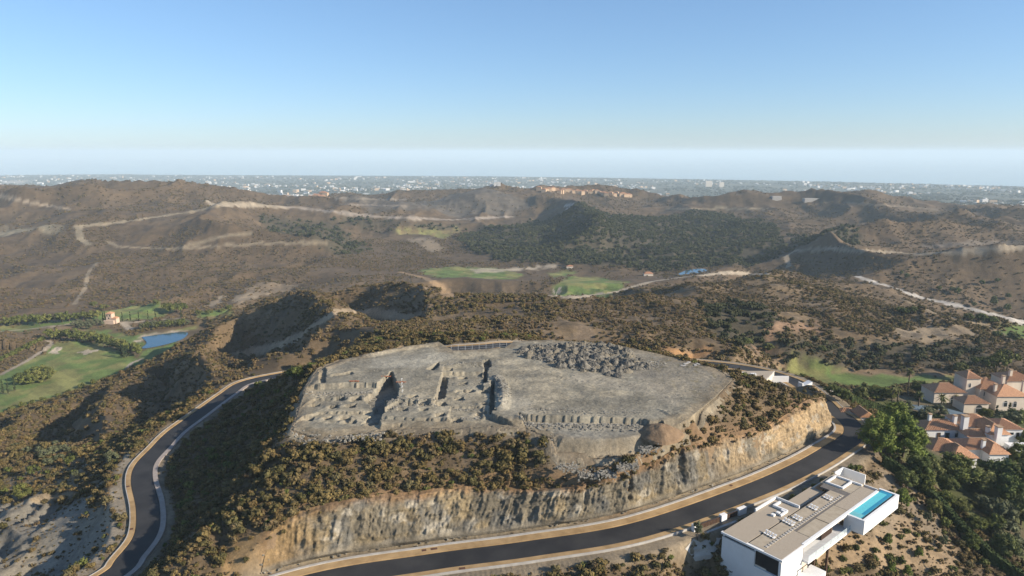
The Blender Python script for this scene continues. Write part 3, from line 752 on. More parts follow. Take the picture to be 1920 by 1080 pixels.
    # foundation pits
    pits = [(637, 750), (667, 750), (590, 760), (625, 763), (657, 762), (577, 782), (615, 781), (647, 781), (657, 787), (775, 757), (770, 766), (755, 775), (796, 766), (795, 775), (827, 765), (869, 727), (863, 741), (880, 741), (909, 741), (861, 755), (909, 765), (903, 781), (825, 785), (868, 716), (840, 706), (700, 790), (745, 800), (855, 792)]
    for i, (u, v) in enumerate(pits):
        px, py, _ = atP(u, v, 63.5)
        a = math.radians(12 + 8 * math.sin(i * 2.3)); w = 0.9 + 0.3 * ((i * 37) % 10) / 10
        dx = (JX - px) * math.cos(a) + (JY - py) * math.sin(a); dy = -(JX - px) * math.sin(a) + (JY - py) * math.cos(a)
        m = ((np.abs(dx) < w * 1.15) & (np.abs(dy) < w)).astype(float)
        s = np.exp(-(((dx + w * 2.0) / 0.8) ** 2 + (dy / 1.0) ** 2))
        H = H + m * 0.85 - s * 0.35
        C = mx(C, (0.36, 0.335, 0.27), np.clip(s, 0, 1) * 0.7)
    # ground colour: pale dust near the middle, drier soil at the right
    for px, c, a in [([(930, 740), (990, 745), (1010, 775), (960, 780), (925, 768)], (0.44, 0.405, 0.325), 0.7), ([(1075, 700), (1110, 700), (1180, 715), (1240, 720), (1290, 750), (1270, 765), (1200, 735), (1060, 715)], (0.43, 0.39, 0.31), 0.6),
                     ([(700, 672), (830, 660), (845, 672), (780, 690), (690, 690)], (0.43, 0.41, 0.345), 0.6), ([(1180, 655), (1345, 688), (1375, 712), (1340, 745), (1240, 740), (1190, 700)], (0.275, 0.245, 0.195), 0.6),
                     ([(1170, 693), (1230, 690), (1235, 705), (1195, 712)], (0.22, 0.205, 0.175), 0.6), ([(1040, 808), (1110, 808), (1090, 820), (1045, 822)], (0.38, 0.345, 0.27), 0.6), ([(950, 768), (985, 770), (975, 780), (950, 780)], (0.2, 0.19, 0.16), 0.5)]:
        C = mx(C, c, sm(lev(px, 61.5), 14) * a)
    # wheel ruts and weeds
    rut = np.abs(np.sin((X * 0.35 + Y * 0.9) * 1.1 + 2.5 * fbm(X / 12, Y / 12, 251, 2)))
    C = C * (0.93 + 0.07 * sstep(0.05, 0.25, rut))[..., None]
    weeds = sstep(0.62, 0.72, fbm(X / 1.3, Y / 2.2, 261, 3)) * sstep(40, 70, X + 0.4 * (Y - 160))
    C = mx(C, (0.19, 0.16, 0.08), weeds * 0.7)
    def rim_soil(c, rd): return mx(c, (0.27, 0.22, 0.15), (1 - sstep(0.5, 5.0, rd + 4 * (fbm(X / 2.5, Y / 2.5, 295, 3) - 0.5))) * 0.75)
    gx = np.gradient(H, h, axis=1); gy = np.gradient(H, h, axis=0)
    slope = np.hypot(gx, gy)
    C = mx(C, (0.33, 0.295, 0.23), sstep(0.5, 1.5, slope) * sstep(0.4, 0.6, pn2) * 0.8)
    rp = resample(np.concatenate([RIM, RIM[:1]]), 0.5)
    RD = np.full(X.shape, 99.0); RZ = np.zeros(X.shape)
    for p in rp:
        i0 = max(0, int((p[1] - 3.5 - y0) / h)); i1 = int((p[1] + 3.5 - y0) / h) + 1; j0 = max(0, int((p[0] - 3.5 - x0) / h)); j1 = int((p[0] + 3.5 - x0) / h) + 1
        dd = np.hypot(X[i0:i1, j0:j1] - p[0], Y[i0:i1, j0:j1] - p[1]); mm = dd < RD[i0:i1, j0:j1]
        RD[i0:i1, j0:j1][mm] = dd[mm]; RZ[i0:i1, j0:j1][mm] = CAMZ - p[2] - DH
    C = rim_soil(C, RD); wr = (1 - sstep(0.2, 2.6, RD)); H = H * (1 - wr) + RZ * wr
    H = H - (fbm(X / 7, Y / 7, 271, 3) - 0.5) * 0.45 * (1 - wr) - (fbm(X / 0.9, Y / 0.9, 281, 2) - 0.5) * (0.16 + 0.35 * sstep(0.4, 1.2, slope))
    C = C * (0.76 + 0.48 * fbm(X / 1.0, Y / 1.2, 291, 4, 0.8))[..., None]
    Z = CAMZ - H - DH
    edge = dil(inside, 9)
    out = edge & ~inside
    fringe = out & (fbm(X / 2.2, Y / 2.2, 299, 3) > 0.47)
    zfr = zat(X, Y) + 0.07
    Z = np.where(out, np.minimum(zat(X, Y) - 0.25 - 0.25 * dil(inside, 1), Z), Z)
    Z = np.where(out & dil(inside, 1), np.minimum(Z, zat(X, Y) + 0.05), Z)
    Z = np.where(fringe & ~(out & dil(inside, 1)), zfr, Z)
    o = structure(link('plot', grid_mesh('plot', X, Y, Z, C, edge), M['plot']))
    o['label'] = 'levelled grey building plot with foundation pits on the hilltop'
    return X, Y, Z, inside
PX, PY, PZ, PIN = plot()
def zplot(x, y):
    j = np.clip(((np.asarray(x) - PX[0, 0]) / 0.25).astype(int), 0, PX.shape[1] - 1); i = np.clip(((np.asarray(y) - PY[0, 0]) / 0.25).astype(int), 0, PX.shape[0] - 1)
    return PZ[i, j]

# ------------------------------------------------------------------ the rock cut above the road
def rock_cut():
    NS, NT = 1000, 56
    def rs(P, n):
        d = np.r_[0, np.cumsum(np.linalg.norm(np.diff(P[:, :2], axis=0), axis=1))]
        t = np.linspace(0, d[-1], n); return np.stack([np.interp(t, d, P[:, k]) for k in range(3)], 1), d[-1]
    B, LB = rs(CUT_BASE, NS); Tp, LT = rs(CUT_TOP, NS)
    # pair base and top points by closeness along the way
    Tq = np.zeros_like(B)
    jj = np.array([np.argmin(np.hypot(Tp[:, 0] - b[0], Tp[:, 1] - b[1])) for b in B]).astype(float)
    jj = np.maximum.accumulate(jj)
    k = np.ones(61) / 61; jp = np.pad(jj, 30, mode='edge'); jj = np.convolve(jp, k, 'valid')
    for c in range(3): Tq[:, c] = np.interp(jj, np.arange(NS), Tp[:, c])
    t = np.linspace(0, 1, NT)[:, None, None]
    P = B[None] * (1 - t) + Tq[None] * t
    P[:, :, 2] += (0.25 * np.sin(np.pi * t[:, :, 0]))
    tx = np.gradient(B[:, :2], axis=0); tx /= np.linalg.norm(tx, axis=1, keepdims=True)
    kk = np.ones(41) / 41
    tx = np.stack([np.convolve(np.pad(tx[:, c], 20, mode='edge'), kk, 'valid') for c in range(2)], 1)
    nrm = np.stack([tx[:, 1], -tx[:, 0], np.full(NS, 0.55)], 1); nrm /= np.linalg.norm(nrm, axis=1, keepdims=True)
    s = np.linspace(0, LB, NS)[None, :] * np.ones((NT, 1)); fl = np.linalg.norm(Tq - B, axis=1)[None, :]
    ty = t[:, :, 0] * fl
    right = sstep(95, 125, s) ; nose = sstep(150, 165, s)
    xs = s - 0.30 * ty + 1.2 * (fbm(s / 5, ty / 5, 301, 2) - 0.5)
    ribs = ridged(xs / 3.4, ty / 15, 311, 3, 0.55); fine = ridged(xs / 1.15, ty / 5, 321, 3, 0.6)
    blot = ridged(s / 3.0, ty / 2.6, 331, 4, 0.6)
    big = fbm(s / 16, ty / 30, 341, 2) - 0.5
    blk = np.floor(vnoise(xs / 1.3, ty / 0.9, 355) * 4) / 4 + 0.5 * np.floor(vnoise(xs / 0.55, ty / 0.5, 356) * 3) / 3
    var = sstep(0.35, 0.65, fbm(s / 12, s * 0 + 3.3, 357, 2))
    d = (1 - right) * ((0.55 + 1.0 * var) * ribs + 0.45 * fine + 0.55 * blk) + right * (0.45 * ribs + 0.8 * blot + 0.35 * fine + 0.4 * blk) + 2.4 * big + 0.5 * (fbm(s / .7, ty / .9, 351, 3, .7) - 0.5)
    gash = np.exp(-((xs - 66) / 1.1) ** 2) + 0.7 * np.exp(-((xs - 92) / 0.9) ** 2) + 0.8 * np.exp(-((xs - 103) / 1.2) ** 2) + 0.5 * np.exp(-((xs - 77) / 0.7) ** 2)
    led = np.abs(((ty + 1.2 * fbm(s / 6, ty / 3, 358, 2)) / 1.5) % 1.0 - 0.5) * 2
    d = d + 0.35 * (led - 0.5) * sstep(0.4, 0.6, fbm(s / 7, ty / 7, 359, 2)) - 1.5 * gash * sstep(0.15, 0.5, t[:, :, 0])
    env = sstep(0.0, 0.25, t[:, :, 0]) * (1 - 0.75 * sstep(0.86, 1.0, t[:, :, 0]))
    ends = sstep(0, 12, s) * (1 - sstep(LB - 6, LB, s))
    talus = np.exp(-(t[:, :, 0] / 0.16) ** 2) * (0.6 + 1.5 * sstep(0.5, 0.7, fbm(s / 7, s * 0, 361, 2)))
    P = P + nrm[None] * ((d - 0.1) * env * ends + 0.8 * talus * ends * sstep(0, 0.05, t[:, :, 0]) - 0.25 * (1 - ends))[..., None]
    P[-1, :, 2] -= 0.5; P[-1, :, 1] += 0.3
    C = np.zeros((NT, NS, 3)) + np.array((0.235, 0.205, 0.15))
    def mx(c, q, w): return c * (1 - w[..., None]) + np.asarray(q) * w[..., None]
    C = mx(C, (0.32, 0.255, 0.155), sstep(0.42, 0.68, fbm(s / 5, ty / 6, 371, 5, .65)))
    C = mx(C, (0.18, 0.172, 0.15), sstep(0.46, 0.66, fbm(s / 4, ty / 6, 381, 4)) * (1 - right * 0.7))
    C = mx(C, (0.54, 0.40, 0.235), right * sstep(0.30, 0.55, fbm(s / 8, ty / 5, 391, 4)) * 0.9)
    C = mx(C, (0.50, 0.46, 0.38), sstep(0.62, 0.72, fbm(s / 2.5, ty / 2.5, 401, 3)) * 0.6)
    C = mx(C, (0.33, 0.20, 0.10), sstep(0.72, 0.98, t[:, :, 0] + 0.25 * (fbm(s / 3, ty / 3, 411, 3) - 0.5)) * 0.85)
    C = mx(C, (0.42, 0.28, 0.13), (1 - sstep(4, 14, s + 5 * (fbm(s / 3, ty / 2, 421, 3) - .5))) * 0.8)
    C = mx(C, (0.29, 0.255, 0.195), (1 - sstep(0.06, 0.18, t[:, :, 0])) * 0.8)
    C = C * (0.56 + 0.64 * fbm(s / 0.9, ty / 1.5, 431, 4, .7))[..., None]
    o = structure(link('rock_cut', grid_mesh('rock_cut', P[:, :, 0], P[:, :, 1], P[:, :, 2], C), M['rock']))
    o['label'] = 'ribbed rock cutting face above the road'
rock_cut()

# ------------------------------------------------------------------ rubble
def lump_mesh(name, rad, hgt, seed, n=26, m=9, rough=0.35):
    """a dumped heap: rounded cone with a craggy surface"""
    vs, fs = [], []
    for j in range(m + 1):
        q = j / m
        for i in range(n):
            a = 2 * math.pi * i / n
            nn = float(fbm(np.array(math.cos(a) * 1.6 * q + seed * 7.1), np.array(math.sin(a) * 1.6 * q + seed * 3.3), seed, 4, 0.65))
            r = rad * q * (0.85 + 0.3 * float(fbm(np.array(math.cos(a) + seed), np.array(math.sin(a) - seed), seed + 9, 2)))
            z = hgt * (1 - q ** 1.35) * (1 - rough * 0.6 + rough * 1.6 * nn) + (nn - 0.5) * rough * hgt * 1.3 * math.sin(math.pi * q ** 0.8) - (0.25 if j == m else 0)
            vs.append((r * math.cos(a), r * math.sin(a), z))
    for j in range(m):
        for i in range(n):
            fs.append((j * n + i, (j + 1) * n + i, (j + 1) * n + (i + 1) % n, j * n + (i + 1) % n))
    return raw_mesh(name, vs, fs)
M['rubble'] = plain('dumped_rubble', (0.085, 0.082, 0.074), (0.25, 0.225, 0.18), 1.1, 0.95, 0.8, 0.4, 0.38, 0.62)
M['rubble2'] = plain('dumped_earth', (0.14, 0.125, 0.10), (0.26, 0.225, 0.165), 0.9, 0.95, 0.8, 0.3)
HEAP_PX = [(965, 662), (990, 646), (1040, 648), (1100, 642), (1137, 648), (1175, 661), (1215, 678), (1218, 690), (1178, 694), (1160, 706), (1117, 700), (1075, 694), (1012, 676)]
HEAP = np.array([atP(u, v, 61.5) for u, v in HEAP_PX])
heap_meshes = [lump_mesh('rubble_heap', 2.1, 1.25, k + 1, rough=0.5) for k in range(6)]
for k, me in enumerate(heap_meshes): me.materials.append(M['rubble'] if k % 3 else M['rubble2'])
hp = []
tries = 0
while tries < 6000 and len(hp) < 100:
    tries += 1
    x = RNG.uniform(HEAP[:, 0].min(), HEAP[:, 0].max()); y = RNG.uniform(HEAP[:, 1].min(), HEAP[:, 1].max())
    if not inpoly(HEAP, np.array([x]), np.array([y]))[0]: continue
    if all(math.hypot(x - a, y - b) > 2.7 for a, b in hp): hp.append((x, y))
for i, (x, y) in enumerate(hp):
    o = link('rubble_heap', heap_meshes[i % 6], None, None, (x, y, float(zplot(x, y)) - 0.12))
    o.rotation_euler = (0, 0, i * 2.4); s = 0.6 + 0.75 * ((i * 53) % 17) / 17
    o.scale = (s, s * (0.85 + 0.3 * ((i * 31) % 11) / 11), s * (0.8 + 0.5 * ((i * 13) % 7) / 7))
    tag(o, 'heap of dumped grey rubble among the packed heaps at the back of the plot', 'rubble heap', 'rubble heaps dumped side by side on the plot')
def rock_verts(rng, c, r):
    """one angular stone, 8 corners"""
    vs = []
    for sx_ in (-1, 1):
        for sy_ in (-1, 1):
            for sz_ in (-1, 1):
                vs.append((c[0] + sx_ * r * rng.uniform(0.45, 1.0), c[1] + sy_ * r * rng.uniform(0.45, 1.0), c[2] + sz_ * r * rng.uniform(0.35, 0.85)))
    return vs
BOXF = [(0, 1, 3, 2), (4, 6, 7, 5), (0, 4, 5, 1), (2, 3, 7, 6), (0, 2, 6, 4), (1, 5, 7, 3)]
M['stone'] = plain('broken_stone', (0.20, 0.185, 0.155), (0.42, 0.385, 0.315), 0.8, 0.9)
def stones(name, pts, label):
    rng = random.Random(5)
    vs, fs = [], []
    for (x, y, z, r) in pts:
        k = len(vs); vs += rock_verts(rng, (x, y, z), r)
        fs += [tuple(i + k for i in f) for f in BOXF]
    o = link(name, raw_mesh(name, vs, fs), M['stone']); o['kind'] = 'stuff'; o['label'] = label
    return o
pts = []
for px, n, w, r0, r1 in [([(975, 790), (1010, 794), (1200, 797)], 420, 0.8, 0.12, 0.42), ([(1050, 840), (1140, 846), (1225, 836)], 700, 1.1, 0.08, 0.28), ([(985, 772), (1100, 780), (1210, 778)], 220, 0.9, 0.08, 0.25), ([(1190, 694), (1215, 690), (1225, 684)], 160, 1.6, 0.15, 0.4),
                         ([(832, 715), (860, 722), (905, 720)], 90, 1.0, 0.08, 0.2), ([(572, 735), (640, 735), (704, 733)], 150, 0.9, 0.12, 0.4), ([(560, 800), (640, 806), (720, 803)], 160, 1.3, 0.12, 0.4), ([(750, 757), (800, 757), (815, 760)], 120, 0.8, 0.1, 0.3),
                         ([(848, 764), (905, 765)], 90, 0.6, 0.1, 0.25), ([(852, 781), (895, 781)], 70, 0.5, 0.1, 0.25), ([(725, 745), (742, 755), (740, 768)], 90, 0.9, 0.12, 0.35), ([(830, 692), (860, 690), (900, 690)], 120, 1.0, 0.1, 0.35), ([(935, 715), (943, 740), (942, 762)], 150, 1.2, 0.1, 0.35)]:
    P = resample(np.array([atP(u, v, 62.3) for u, v in px]), 0.2)
    for _ in range(n):
        p = P[RNG.integers(len(P))]; x = p[0] + RNG.normal() * w; y = p[1] + RNG.normal() * w
        pts.append((x, y, float(zplot(x, y)), RNG.uniform(r0, r1)))
for _ in range(2600):
    x = RNG.uniform(HEAP[:, 0].min() - 1, HEAP[:, 0].max() + 2); y = RNG.uniform(HEAP[:, 1].min() - 1, HEAP[:, 1].max() + 1)
    if inpoly(HEAP, np.array([x]), np.array([y]))[0]:
        d = min(math.hypot(x - a, y - b) for a, b in hp)
        pts.append((x, y, float(zplot(x, y)) + max(0, 1.0 * (1 - d / 2.0)) + 0.02, RNG.uniform(0.10, 0.34)))
for _ in range(900):
    q = CUT_BASE[RNG.integers(len(CUT_BASE))]; x = q[0] + RNG.normal() * .45 - .2; y = q[1] + RNG.normal() * .45 + .5; pts.append((x, y, float(zat(x, y)) + 0.25, RNG.uniform(.06, .24)))
kk = 0
while kk < 2600:
    i_ = RNG.integers(PX.shape[0]); j_ = RNG.integers(PX.shape[1])
    if PIN[i_, j_] and float(fbm(np.array(PX[i_, j_] / 8), np.array(PY[i_, j_] / 8), 601, 2)) > 0.42: pts.append((PX[i_, j_], PY[i_, j_], PZ[i_, j_], RNG.uniform(0.06, 0.2)))
    kk += 1
stones('rubble_stones', pts, 'broken grey stones strewn along the terrace steps and heaps')
# ------------------------------------------------------------------ vegetation
def leaf_mat(name, cols, sub=0.0):
    m, nt, b = new_mat(name)
    oi = nt.nodes.new('ShaderNodeObjectInfo')
    cols = [tuple(x * 0.76 for x in c) for c in cols]
    r = nt.nodes.new('ShaderNodeValToRGB'); e = r.color_ramp.elements
    e[0].color = (*cols[0], 1); e[1].color = (*cols[-1], 1)
    for k in range(1, len(cols) - 1):
        x = e.new(k / (len(cols) - 1)); x.color = (*cols[k], 1)
    nt.links.new(oi.outputs['Random'], r.inputs['Fac'])
    r2, n = noise_col(nt, 2.2, (0.55, 0.55, 0.55), (1.35, 1.32, 1.2), 3, lo=0.35, hi=0.65)
    mx = nt.nodes.new('ShaderNodeMix'); mx.data_type = 'RGBA'; mx.blend_type = 'MULTIPLY'; mx.inputs[0].default_value = 1
    nt.links.new(r.outputs[0], mx.inputs[6]); nt.links.new(r2.outputs[0], mx.inputs[7])
    nt.links.new(mx.outputs[2], b.inputs['Base Color'])
    b.inputs['Specular IOR Level'].default_value = 0.15
    return m
M['olive'] = leaf_mat('olive_shrub_leaf', [(0.08, 0.074, 0.028), (0.14, 0.108, 0.042), (0.195, 0.145, 0.060), (0.10, 0.092, 0.038), (0.165, 0.112, 0.046), (0.15, 0.13, 0.066)])
M['dry'] = leaf_mat('dry_heath', [(0.125, 0.092, 0.05), (0.185, 0.13, 0.068), (0.105, 0.085, 0.042), (0.23, 0.17, 0.092), (0.15, 0.095, 0.05)])
M['green'] = leaf_mat('green_leaf', [(0.09, 0.11, 0.03), (0.14, 0.155, 0.042), (0.105, 0.12, 0.034), (0.175, 0.175, 0.055)])
M['wood'] = leaf_mat('woodland_leaf', [(0.040, 0.050, 0.024), (0.066, 0.072, 0.032), (0.05, 0.056, 0.028), (0.085, 0.086, 0.038)])
M['pine'] = leaf_mat('pine_leaf', [(0.14, 0.185, 0.04), (0.18, 0.22, 0.05)])
M['cypress'] = leaf_mat('cypress_leaf', [(0.035, 0.052, 0.022), (0.05, 0.068, 0.028)])
M['silver'] = leaf_mat('grey_green_leaf', [(0.105, 0.118, 0.066), (0.14, 0.15, 0.085)])
M['bark'] = plain('bark', (0.10, 0.075, 0.05), (0.18, 0.14, 0.10), 3, 0.9)

def leaf_blob(name, mat, seed, n_leaf, size=(1, 1, 0.8), leaf=0.16, clumps=7, core=True, cz=0.45, flatten=1.0):
    """a shrub or crown: leaf faces spread over and inside several clumps round a dark twiggy core; radius 1"""
    rng = np.random.default_rng(seed)
    V, F = [], []
    cl = []
    for k in range(clumps):
        a = rng.uniform(0, 2 * math.pi); e = rng.uniform(-0.3, 1.0); rr = rng.uniform(0.25, 0.62)
        cl.append((np.array((math.cos(a) * rr * math.sqrt(max(0, 1 - e * e * .5)), math.sin(a) * rr * math.sqrt(max(0, 1 - e * e * .5)), cz + 0.42 * e * flatten)), rng.uniform(0.30, 0.48)))
    if core:
        for c, r in cl:
            me_v, me_f = ICO
            k = len(V)
            jit = rng.uniform(0.75, 1.15, len(me_v))
            for v, j in zip(me_v, jit): V.append(c + v * r * 0.82 * j)
            F += [tuple(i + k for i in f) for f in me_f]
    for i in range(n_leaf):
        c, r = cl[rng.integers(len(cl))]
        d = rng.normal(size=3); d /= np.linalg.norm(d)
        p = c + d * r * rng.uniform(0.75, 1.12)
        if p[2] < -0.05: p[2] = abs(p[2])
        t = rng.normal(size=3); t -= d * (t @ d) * 0.6; t /= np.linalg.norm(t); b = np.cross(d, t); b /= np.linalg.norm(b) + 1e-9
        L = leaf * rng.uniform(0.6, 1.5)
        k = len(V)
        V += [p - t * L, p + b * L * 0.55 + d * L * .2, p + t * L + d * L * 0.3, p - b * L * 0.55]
        F.append((k, k + 1, k + 2, k + 3))
    V = np.array(V) * np.array(size)
    me = raw_mesh(name, V, F)
    me.materials.append(mat)
    return me
def _ico():
    bm = bmesh.new(); bmesh.ops.create_icosphere(bm, subdivisions=1, radius=1.0)
    v = [np.array(x.co) for x in bm.verts]; f = [tuple(q.index for q in p.verts) for p in bm.faces]; bm.free()
    return v, f
ICO = _ico()

def scatter(name, pts, scl, protos, label, sq=None):
    """instances of a few plants on a point cloud: ground cover nobody could count"""
    n = len(pts)
    if n == 0: return None
    me = bpy.data.meshes.new(name)
    me.vertices.add(n); me.vertices.foreach_set('co', np.asarray(pts, np.float32).reshape(-1))
    at = me.attributes.new('scl', 'FLOAT_VECTOR', 'POINT')
    s3 = np.stack([scl, scl, scl * (RNG.uniform(0.75, 1.2, n) if sq is None else sq)], 1).astype(np.float32)
    at.data.foreach_set('vector', s3.reshape(-1))
    at = me.attributes.new('rot', 'FLOAT_VECTOR', 'POINT')
    r3 = np.zeros((n, 3), np.float32); r3[:, 2] = RNG.uniform(0, 6.28, n); r3[:, 0] = RNG.normal(0, 0.1, n)
    at.data.foreach_set('vector', r3.reshape(-1))
    at = me.attributes.new('pick', 'INT', 'POINT'); at.data.foreach_set('value', RNG.integers(0, len(protos), n).astype(np.int32))
    o = link(name, me); o['kind'] = 'stuff'; o['label'] = label
    ng = bpy.data.node_groups.new(name, 'GeometryNodeTree')
    ng.interface.new_socket('Geometry', in_out='INPUT', socket_type='NodeSocketGeometry'); ng.interface.new_socket('Geometry', in_out='OUTPUT', socket_type='NodeSocketGeometry')
    N = ng.nodes; Lk = ng.links
    gi = N.new('NodeGroupInput'); go = N.new('NodeGroupOutput')
    iop = N.new('GeometryNodeInstanceOnPoints')
    g2i = N.new('GeometryNodeGeometryToInstance')
    for pm in reversed(protos):                       # reversed: multi-input sockets list newest first
        ob = bpy.data.objects.new(pm.name + '_source', pm)
        oi = N.new('GeometryNodeObjectInfo'); oi.inputs['Object'].default_value = ob; oi.inputs['As Instance'].default_value = False
        Lk.new(oi.outputs['Geometry'], g2i.inputs[0])
    def na(nm, ty):
        a = N.new('GeometryNodeInputNamedAttribute'); a.data_type = ty; a.inputs[0].default_value = nm
        return [s for s in a.outputs if s.enabled][0] if False else a.outputs[0]
    Lk.new(gi.outputs[0], iop.inputs['Points']); Lk.new(g2i.outputs[0], iop.inputs['Instance'])
    iop.inputs['Pick Instance'].default_value = True
    Lk.new(na('pick', 'INT'), iop.inputs['Instance Index']); Lk.new(na('rot', 'FLOAT_VECTOR'), iop.inputs['Rotation']); Lk.new(na('scl', 'FLOAT_VECTOR'), iop.inputs['Scale'])
    Lk.new(iop.outputs[0], go.inputs[0])
    md = o.modifiers.new('plants', 'NODES'); md.node_group = ng
    return o

SHRUB_N = [leaf_blob('olive_shrub', M['olive'], 10 + k, 150, (1, 1, 0.85), 0.16) for k in range(4)] 
DRY_N = [leaf_blob('dry_shrub', M['dry'], 20 + k, 120, (1, 1, 0.75), 0.15, 6) for k in range(3)]
SHRUB_F = [leaf_blob('far_olive_shrub', M['olive'], 30 + k, 26, (1, 1, 0.8), 0.28, 4) for k in range(2)] + [leaf_blob('far_dry_shrub', M['dry'], 40 + k, 26, (1, 1, 0.7), 0.28, 4) for k in range(4)]
WOOD_F = [leaf_blob('far_oak', M['wood'], 50 + k, 60, (1, 1, 1.0), 0.2, 6) for k in range(4)]
GREEN_N = [leaf_blob('green_shrub', M['green'], 60 + k, 150, (1, 1, 0.9), 0.15) for k in range(3)]

def sample_band(r0, r1, dens, weight, clump=None, amax=42.0):
    am = math.radians(amax)
    area = am * (r1 * r1 - r0 * r0)
    n = int(area * dens)
    r = np.sqrt(RNG.uniform(r0 * r0, r1 * r1, n)); a = RNG.uniform(-am, am, n)
    x = r * np.sin(a); y = r * np.cos(a)
    w = gridat(weight, x, y)
    if clump: w = w * sstep(clump[1], clump[2], fbm(x / clump[0], y / clump[0], 77, 3))
    k = RNG.uniform(0, 1, n) < w
    return np.stack([x[k], y[k], zat(x[k], y[k])], 1)
WD = np.maximum(VEG - WOOD, 0)
def slopez(x, y):
    return None
# near slopes
near = sample_band(100, 262, 0.80, VEG, (14, 0.06, 0.32))
ns = np.clip(RNG.lognormal(-0.30, 0.45, len(near)), 0.25, 1.8)
# the biggest ones in view are individuals
front = []
d = np.linalg.norm(near - np.array((0, 0, CAMZ)), axis=1)
u_ = 960 + FPX * near[:, 0] / (near[:, 1] * CP + (CAMZ - near[:, 2]) * SP); v_ = 540 + FPX * ((CAMZ - near[:, 2]) * CP - near[:, 1] * SP) / (near[:, 1] * CP + (CAMZ - near[:, 2]) * SP)
onslope = (u_ > 330) & (u_ < 1260) & (v_ > 795) & (v_ < 1000) & (near[:, 0] > -66)
app = np.where(onslope, ns / d, 0)
top = np.argsort(-app)[:290]
rest = np.ones(len(near), bool); rest[top] = False
for i in top:
    k = int(i) % 7
    me = SHRUB_N[k % 4] if k < 5 else DRY_N[k % 3]
    s = ns[i] * 1.15
    o = link('shrub', me, None, None, tuple(near[i] - np.array((0, 0, 0.1))))
    o.rotation_euler = (0, 0, float(i) * 1.7); o.scale = (s, s, s * (0.85 + 0.3 * ((i * 7) % 5) / 5))
    if k < 5: tag(o, 'rounded olive brown shrub on the scrubby slope above the rock cutting', 'shrub', 'olive shrubs on the slope above the rock cutting')
    else: tag(o, 'low dry greyish shrub among the olive ones above the rock cutting', 'shrub', 'dry shrubs on the slope above the rock cutting')
nr_ = near[rest]; nrs = ns[rest]
pk = RNG.uniform(0, 1, len(nr_))
scatter('near_scrub', nr_[pk < 0.62], nrs[pk < 0.62], SHRUB_N + SHRUB_N + [GREEN_N[0]], 'olive scrub covering the near slopes')
scatter('near_dry_scrub', nr_[pk >= 0.62], nrs[pk >= 0.62] * 0.85, DRY_N, 'dry heath between the shrubs on the near slopes')
kt = RNG.integers(0, len(CUT_TOP), 420); ct = CUT_TOP[kt].copy(); ct[:, :2] += RNG.normal(0, 0.9, (420, 2)); ct[:, 2] = np.maximum(zat(ct[:, 0], ct[:, 1]), ct[:, 2] - 0.9)
scatter('cutting_edge_scrub', ct, RNG.uniform(0.35, 1.15, 420), SHRUB_N + DRY_N, 'scrub hanging over the top edge of the rock cutting')
low = sample_band(100, 262, 0.95, np.sqrt(VEG), None)
scatter('low_scrub', low, RNG.uniform(0.2, 0.45, len(low)), SHRUB_F, 'low dry heath and grass tufts on the near slopes')
mid = sample_band(262, 620, 0.24, WD, (30, 0.2, 0.5))
scatter('hillside_scrub', mid, RNG.uniform(0.6, 1.6, len(mid)), SHRUB_F, 'brown scrub covering the hills behind the plot')
midd = sample_band(262, 620, 0.05, WD, (60, 0.5, 0.65))
scatter('hillside_bushes', midd, RNG.uniform(1.0, 2.2, len(midd)), SHRUB_N, 'darker bushes on the hills behind the plot')
fr1 = sample_band(620, 1300, 0.055, WD, (70, 0.30, 0.6))
scatter('distant_scrub', fr1, RNG.uniform(0.9, 2.2, len(fr1)), SHRUB_F, 'brown scrub on the distant hills')
fr2 = sample_band(1300, 2300, 0.012, WD, (120, 0.40, 0.6))
scatter('far_scrub', fr2, RNG.uniform(1.5, 3.2, len(fr2)), SHRUB_F, 'scrub on the farthest hills')
wd1 = sample_band(300, 700, 0.06, WOOD, None); wd2 = sample_band(700, 1700, 0.026, WOOD, (60, 0.05, 0.4))
scatter('valley_wood', wd1, RNG.uniform(1.5, 3.0, len(wd1)), WOOD_F, 'dark evergreen wood on the hollow behind the plot')
scatter('distant_wood', wd2, RNG.uniform(2.2, 5.2, len(wd2)), WOOD_F, 'dark wooded slopes beyond the golf course')
print('veg', len(near), len(low), len(mid), len(fr1), len(fr2), len(wd1), len(wd2))
# ------------------------------------------------------------------ trees
def crown_mesh(name, mat, seed, shape, clumps, leaves, leaf, cr=(0.22, 0.34)):
    """crown of leaf-sized faces: shape(rng) gives clump centres; unit radius, z up from 0"""
    rng = np.random.default_rng(seed)
    V, F = [], []
    for _ in range(clumps):
        c, rs = shape(rng); r = rng.uniform(*cr) * rs
        k = len(V); jit = rng.uniform(0.7, 1.15, len(ICO[0]))
        for v, j in zip(ICO[0], jit): V.append(c + v * r * 0.72 * j)
        F += [tuple(i + k for i in f) for f in ICO[1]]
        D = rng.normal(size=(leaves, 3)); D /= np.linalg.norm(D, axis=1, keepdims=True)
        D[:, 2] = np.where(D[:, 2] < -0.5, -D[:, 2], D[:, 2])
        T = rng.normal(size=(leaves, 3)); T /= np.linalg.norm(T, axis=1, keepdims=True)
        B = np.cross(D, T); B /= np.linalg.norm(B, axis=1, keepdims=True) + 1e-9
        L = leaf * rng.uniform(0.6, 1.4, (leaves, 1)); P = c + D * r * rng.uniform(0.7, 1.15, (leaves, 1))
        for q in range(leaves):
            k = len(V); V += [P[q] - T[q] * L[q], P[q] + B[q] * L[q] * .6, P[q] + T[q] * L[q], P[q] - B[q] * L[q] * .6]
            F.append((k, k + 1, k + 2, k + 3))
    me = raw_mesh(name, V, F); me.materials.append(mat)
    return me
